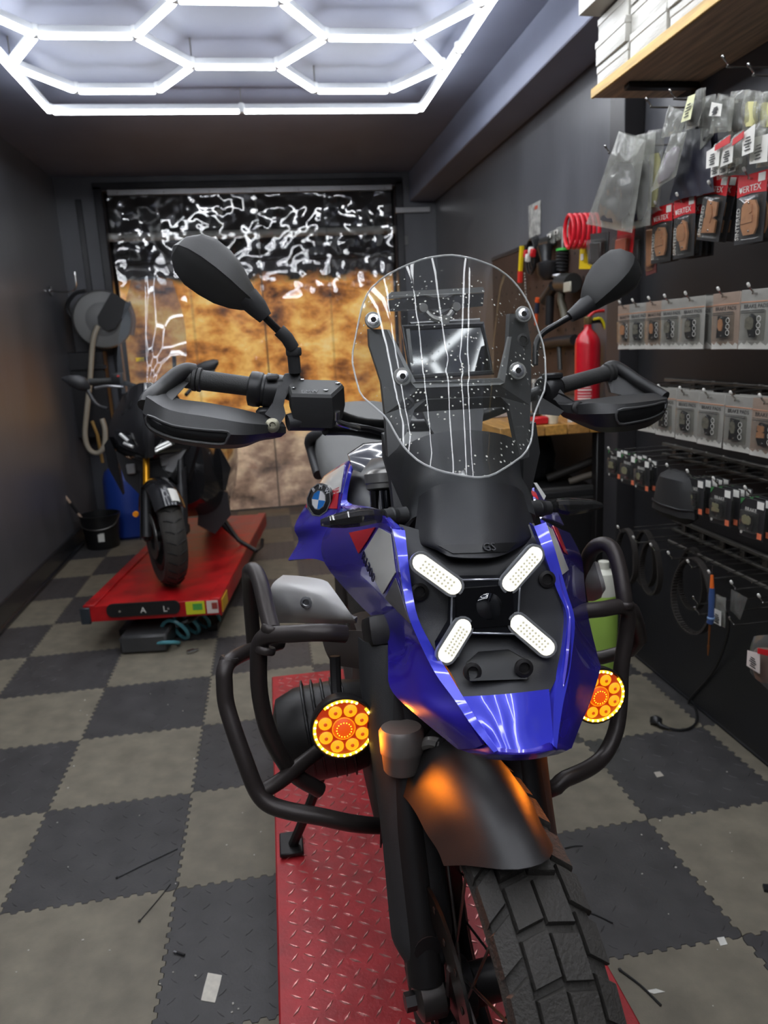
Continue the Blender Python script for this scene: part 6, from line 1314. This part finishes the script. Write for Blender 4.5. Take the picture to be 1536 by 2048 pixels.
# bench clutter
def cup(u, v, y, r, h, m, nm, label, cat):
    p = at(u, v, y); p.z = bz + .026; b = MB(); b.lathe([(.001, 0), (r * .8, 0), (r, h), (r * .93, h), (r * .74, .004), (.001, .004)], p, seg=20); solo(nm, b, m, label, cat, p)
cup(1104, 848, 3.52, .035, .05, mat('cream_cup', (224, 216, 190), .5), 'cream_cup', 'cream plastic cup on the front of the workbench', 'cup')
cup(1142, 842, 3.53, .02, .045, WHITEP, 'white_beaker', 'small white beaker beside the cream cup', 'beaker')
b = MB(); p = at(1078, 848, 3.52); p.z = bz + .045; b.box(p, (.08, .06, .036), bevel=.006); solo('red_box', b, mat('red_plastic', (200, 34, 40), .4), 'small red plastic box on the bench behind the windscreen', 'box', p - V((0, 0, .018)))
b = MB(); p = at(1158, 843, 3.50); p.z = bz + .034; b.box(p, (.05, .02, .012), rz(.3), bevel=.003); solo('red_tool', b, mat('red_plastic', (200, 34, 40), .4), 'small red tool lying on the bench edge', 'tool', p - V((0, 0, .006)))
for (u, y, r, h, c, lab) in ((1096, 3.9, .032, .13, (205, 206, 204), 'clear squat bottle on the workbench'), (1068, 4.2, .03, .16, (188, 190, 188), 'second clear bottle on the bench behind the windscreen'), (985, 4.4, .04, .12, (200, 180, 165), 'pale jar on the bench seen through the windscreen')):
    p = at(u, 770, y); p.z = bz + .026; t = thing('bottle', lab, 'bottle', p); b = MB(); b.lathe([(.001, 0), (r, 0), (r, h * .5), (r * .8, h * .68), (r * .35, h * .85), (r * .35, h)], p, seg=20); b.build('bottle_body', mat('frosted_%d' % c[0], c, .25, trans=.3), t)
    b = MB(); b.lathe([(r * .45, h), (r * .45, h + .02), (.001, h + .02)], p, seg=14); b.build('cap', WHITEP, t)
for (x, y, sx, sy, sz_, c, lab) in ((WB0 + .1, 4.0, .2, .14, .07, (190, 180, 176), 'pale grey case on the bench seen through the windscreen'), (WB0 + .3, 4.6, .1, .1, .16, (190, 40, 44), 'red carton on the bench near the tool wall'), (WB0 + .12, 4.6, .12, .1, .12, (60, 60, 62), 'dark carton on the bench near the tool wall')):
    t = thing('bench_box', lab, 'box', (x, y, bz + .026)); MB().box((x, y, bz + .026 + sz_ / 2), (sx, sy, sz_), bevel=.005).build('carton', mat('box_%d' % c[0], c, .5), t); MB().box((x, y - sy / 2 - .001, bz + .026 + sz_ * .45), (sx * .6, .002, sz_ * .5)).build('box_label', PAPER, t)
# tool wall
tb_ = thing('tool_board', 'dark brown perforated board full of hanging tools above the bench', 'pegboard', (XR - .01, 4.4, 1.25))
MB().box((XR - .012, 4.58, 1.66), (.012, 1.66, .86), bevel=.002).build('board', mat('pegboard_brown', (66, 48, 40), .6, var=.2, vscale=8), tb_)
MB().box((XR - .014, 4.58, 2.10), (.02, 1.68, .025), bevel=.003).build('top_rail', BLACKM, tb_)
for i in range(14):
    for j in range(6):
        MB().cyl((XR - .0185, 3.82 + i * .115, 1.32 + j * .13), (XR - .0195, 3.82 + i * .115, 1.32 + j * .13), .008, seg=6).build('peg_hole', mat('hole_black', (8, 8, 8), .8), tb_)
TX = XR - .048; TB = XR - .082
def tw_(u, v, X=None): return atX(u, v, TX if X is None else X)
YEL = mat('tool_yellow', (226, 194, 24), .4); GRN = mat('tool_green', (70, 190, 80), .4); ORG = mat('tool_orange', (226, 90, 40), .4); NAV = mat('tool_navy', (42, 48, 66), .4); GM = mat('tool_gunmetal', (72, 72, 70), .35, .6)
p = atX(1070, 440, XR - .006); t = thing('wall_poster', 'small narrow grey printed poster on the right wall above the tools', 'poster', p - V((0, 0, .12)))
cs = [atX(u, v, XR - .004) for u, v in ((1058, 412), (1082, 400), (1081, 468), (1059, 478))]; MB().prism(cs, (-.003, 0, 0)).build('sheet', mat('poster_print', (160, 160, 155), .5, var=.5, vscale=28), t)
MB().box(cs[0] * .35 + cs[1] * .65 + V((-.004, 0, -.03)), (.001, .05, .02)).build('red_title', mat('poster_red', (190, 90, 70), .5), t)
t = thing('spirit_level', 'yellow bar tool with red end at the left of the tool board', 'tool', tw_(1040, 565)); MB().tube([tw_(1044, 492), tw_(1041, 542)], .016, 6).build('bar', YEL, t); MB().tube([tw_(1041, 542), tw_(1040, 565)], .018, 6).build('red_end', mat('tool_red', (210, 50, 40), .4), t)
t = thing('cable_bundle', 'looped black cable bundle with red and white plugs on the tool board', 'cable', tw_(1060, 546)); c = tw_(1061, 514, TB + .02)
for k in range(4):
    b = MB(); b.tube([c + V((.012 * k, (.075 - .008 * k) * math.cos(a), .012 * k + (.10 - .006 * k) * math.sin(a))) for a in [2 * math.pi * q / 24 for q in range(24)]], .007, 6, closed=True); b.build('cable_loop', DARKP, t)
for u, v, m in ((1052, 508, RCARD), (1062, 502, PAPER), (1066, 506, RCARD), (1056, 516, PAPER)): MB().box(tw_(u, v, TX - .03), (.03, .03, .045), rx(.3), bevel=.005).build('plug', m, t)
t = thing('spray_gun', 'black spray gun hanging on the tool board', 'tool', tw_(1095, 560)); MB().tube([tw_(1090, 492, TB), tw_(1092, 520, TB), tw_(1098, 540, TB)], [.045, .03, .022], 12).build('gun_body', DARKP, t); MB().lathe([(.03, 0), (.06, .03), (.065, .09), (.04, .10)], tw_(1097, 560, TB - .02), (0, 0, 1), 18).build('cup', BLK2, t); MB().tube([tw_(1086, 486), tw_(1104, 482)], .03, 10).build('nozzle', GM, t)
t = thing('coil_spring', 'black coil spring damper with a green ring on the tool board', 'tool', tw_(1118, 548)); a, c = tw_(1125, 503), tw_(1123, 544)
b = MB(); b.tube([lerp(a, c, q / 60) + V((.03 * math.cos(q * .65), .03 * math.sin(q * .65), 0)) for q in range(61)], .008, 6); b.build('spring', DARKP, t); b = MB(); b.lathe([(.02, 0), (.035, .004), (.035, .014), (.02, .018)], a, (0, 0, 1), 14); b.build('green_ring', GRN, t); MB().tube([a, a + V((0, 0, .12))], .008, 8).build('rod', STEEL, t)
for k, (u, v) in enumerate(((1098, 478), (1112, 470), (1126, 466), (1138, 462))): bag([(u, v - 14), (u + 12, v - 18), (u + 12, v + 8), (u, v + 12)], TX, ('%s small clear parts bag along the top of the tool board' % ORD[k]), None, labelm=PAPER if k < 2 else None, th=.012, group='small parts bags on the tool board')
t = thing('red_cable_coil', 'coil of bright red cable hanging at the right of the tool board', 'cable', tw_(1166, 488))
for k in range(6):
    c = tw_(1162 + k * 1.5, 462, TX - .06); b = MB(); b.tube([c + V((-.06 + .022 * k, .055 * math.cos(a), .075 * math.sin(a))) for a in [2 * math.pi * q / 24 for q in range(24)]], .010, 6, closed=True); b.build('cable_loop', mat('cable_red', (206, 30, 44), .35), t)
t = thing('yellow_bracket', 'yellow L-shaped tool hanging below the red cable coil', 'tool', tw_(1170, 540)); b = MB(); b.prism([tw_(u, v, TX - .03) for u, v in ((1160, 486), (1171, 487), (1168, 526), (1181, 532), (1180, 538), (1158, 538))], (.02, 0, 0)); b.build('bracket', YEL, t); MB().box(tw_(1164, 514, TX - .034), (.003, .03, .03)).build('tool_label', PAPER, t)
t = thing('impact_wrench', 'dark steel impact wrench hanging in the middle of the tool board', 'tool', tw_(1130, 640)); MB().tube([tw_(1122, 566, TB), tw_(1146, 566, TB)], .05, 14).build('motor', GM, t); MB().box(tw_(1135, 574, TB - .05), (.01, .09, .05), bevel=.004).build('name_plate', mat('plate_cream', (170, 166, 150), .5), t); MB().tube([tw_(1124, 570, TB), tw_(1122, 600, TB), tw_(1132, 640, TB)], [.022, .02, .024], 10).build('handle', mat('tool_olive', (84, 80, 66), .5), t); MB().lathe([(.03, 0), (.045, .01), (.04, .02)], tw_(1120, 556, TB), (0, 0, 1), 14).build('collar', ALU, t)
t = thing('power_drill', 'black power drill hanging left of the impact wrench', 'tool', tw_(1096, 655)); MB().tube([tw_(1108, 572, TB), tw_(1090, 600, TB)], [.03, .04, .035], 12).build('drill_body', DARKP, t); MB().tube([tw_(1100, 590, TB), tw_(1098, 650, TB)], [.026, .024], 10).build('handle', BLK2, t)
t = thing('screwdriver', 'orange and navy handled screwdriver on the tool board', 'tool', tw_(1074, 650)); MB().tube([tw_(1075, 602), tw_(1073, 626)], [.014, .02, .016], 10).build('handle', NAV, t); MB().tube([tw_(1076, 596), tw_(1075, 604)], .016, 10).build('pommel', ORG, t); MB().tube([tw_(1073, 626), tw_(1072, 650)], .01, 8).build('sleeve', ORG, t)
t = thing('steel_chain', 'pale hanging chain at the left of the tool board', 'chain', tw_(1052, 600))
for k in range(10): MB().box(tw_(1049 + k * .4, 548 + k * 6), (.01, .016, .018), rx(k * .8), bevel=.003).build('chain_link', STEEL, t)
t = thing('clamp_tool', 'long black clamp hanging above the bench top', 'tool', tw_(1120, 720)); MB().tube([tw_(1080, 690), tw_(1110, 684), tw_(1150, 680)], .03, 10, smooth=2).build('jaw', BLK2, t); MB().tube([tw_(1118, 690), tw_(1120, 740)], .014, 8).build('screw_rod', GM, t)
# tall canister with green liquid
cp = at(1210, 1250, 2.75); cp = V((cp.x - .01, 2.75, 0)); t = thing('fluid_canister', 'tall white canister with green liquid behind the right crash bar', 'canister', cp)
zt = at(1208, 1132, 2.75).z; zg = at(1215, 1185, 2.75).z
b = MB(); b.lathe([(.001, 0), (.055, 0), (.06, .01), (.06, zg)], cp, seg=24); b.build('liquid_part', mat('liquid_green', (168, 206, 92), .35), t); b = MB(); b.lathe([(.06, zg), (.06, zt - .06), (.05, zt - .025), (.022, zt - .01), (.022, zt + .02), (.001, zt + .02)], cp, seg=24); b.build('upper_body', mat('milky_plastic', (214, 214, 200), .4), t)
# ------------------------------------------------------------------ things on the floor
def tie(a, c, label, r=.0022, head=True):
    p, q = atZ(*a, .003), atZ(*c, .003); t = thing('cable_tie', label, 'cable tie', p, 'cable ties dropped on the floor'); m_ = (p + q) / 2 + V((.004, .004, 0)); MB().tube([p, m_, q], r, 6, smooth=3).build('strap', DARKP, t)
    if head: MB().box(p + V((0, 0, .001)), (.007, .008, .005), bevel=.001).build('tie_head', DARKP, t)
tie((234, 1755), (355, 1697), 'long black cable tie on the dark tile left of the red lift'); tie((279, 1842), (341, 1768), 'thin black cable tie across a tile seam on the left', .0014)
tie((1240, 1940), (1322, 2011), 'black cable tie right of the front tyre', .003); tie((1155, 1818), (1226, 1846), 'dark cable tie touching the right edge of the red lift', .002); tie((1130, 1696), (1166, 1691), 'short cable tie beside the right fork leg', .002, False)
def scrap(pts, m, nm, label, cat, h=.0012):
    b = MB(); q = [atZ(u, v, .0008) for u, v in pts]; b.prism(q, (0, 0, h)); solo(nm, b, m, label, cat, q[0])
scrap([(416, 1946), (444, 1951), (440, 1970), (430, 2006), (402, 2001), (408, 1975)], mat('masking_tape', (216, 210, 196), .7, var=.1, vscale=60), 'masking_tape', 'torn piece of cream masking tape on the dark tile', 'tape')
scrap([(1434, 1876), (1448, 1874), (1455, 1889), (1441, 1892)], PAPER, 'paper_label', 'small white printed label on the floor at the right', 'label')
for i, (u, v) in enumerate(((1440, 1880), (1446, 1879), (1444, 1885))): pass
scrap([(1290, 1982), (1312, 1978), (1330, 1984), (1308, 1988)], PAPER, 'paper_scrap', 'white paper shred by the cable tie on the right', 'scrap')
scrap([(1308, 1545), (1320, 1543), (1328, 1552), (1314, 1555)], mat('dried_paste', (180, 172, 160), .8), 'paste_smear', 'pale dried smear on the dark tile at the right', 'smear')
scrap([(1525, 1772), (1560, 1775), (1560, 1790), (1528, 1784)], BLK2, 'black_offcut', 'black plastic offcut at the right edge of the floor', 'offcut', .008)
t = thing('screwdriver_bit', 'short black bit with a bright tip on the floor', 'tool bit', atZ(369, 1909, .003)); MB().tube([atZ(354, 1905, .004), atZ(369, 1910, .004)], .0035, 8).build('shank', DARKP, t); MB().tube([atZ(348, 1903, .004), atZ(354, 1905, .004)], .004, 6).build('bit_tip', CHROME, t)
rs = random.Random(3); CR = mat('crumb', (205, 200, 190), .7)
for i in range(46):
    u, v = (rs.uniform(10, 540), rs.uniform(1380, 2030)) if i < 30 else (rs.uniform(1230, 1520), rs.uniform(1530, 2030))
    p = atZ(u, v, .002); b = MB(); r = rs.uniform(.0012, .0032); b.box(p, (r * 2, r * 1.5, r), rz(rs.uniform(0, 3)), bevel=r * .3); o = solo('debris_crumb', b, CR, 'tiny pale crumb of debris on the tiled floor', 'debris', p - V((0, 0, r / 2)), 'pale crumbs on the floor')
pl0 = atZ(1312, 1440, .02); t = thing('power_cable', 'black cable with a plug lying on the floor by the right wall', 'cable', pl0 - V((0, 0, .02)))
MB().lathe([(.02, -.02), (.024, -.012), (.024, .006), (.014, .014)], pl0, (.3, .5, .5), 16).build('plug_head', DARKP, t)
MB().tube([pl0, atZ(1322, 1452, .014), atZ(1338, 1457, .010)], [.013, .009, .006], 10).build('plug_sleeve', DARKP, t)
MB().tube([atZ(1336, 1456, .009), atZ(1360, 1460, .006), atZ(1382, 1455, .006), atZ(1394, 1440, .006), atZ(1390, 1415, .006), V((1.655, 2.68, .02)), V((1.65, 2.5, .25)), V((1.6, 2.36, .5)), V((1.5, 2.34, zD - .12))], .005, 8, smooth=5).build('cord', DARKP, t)
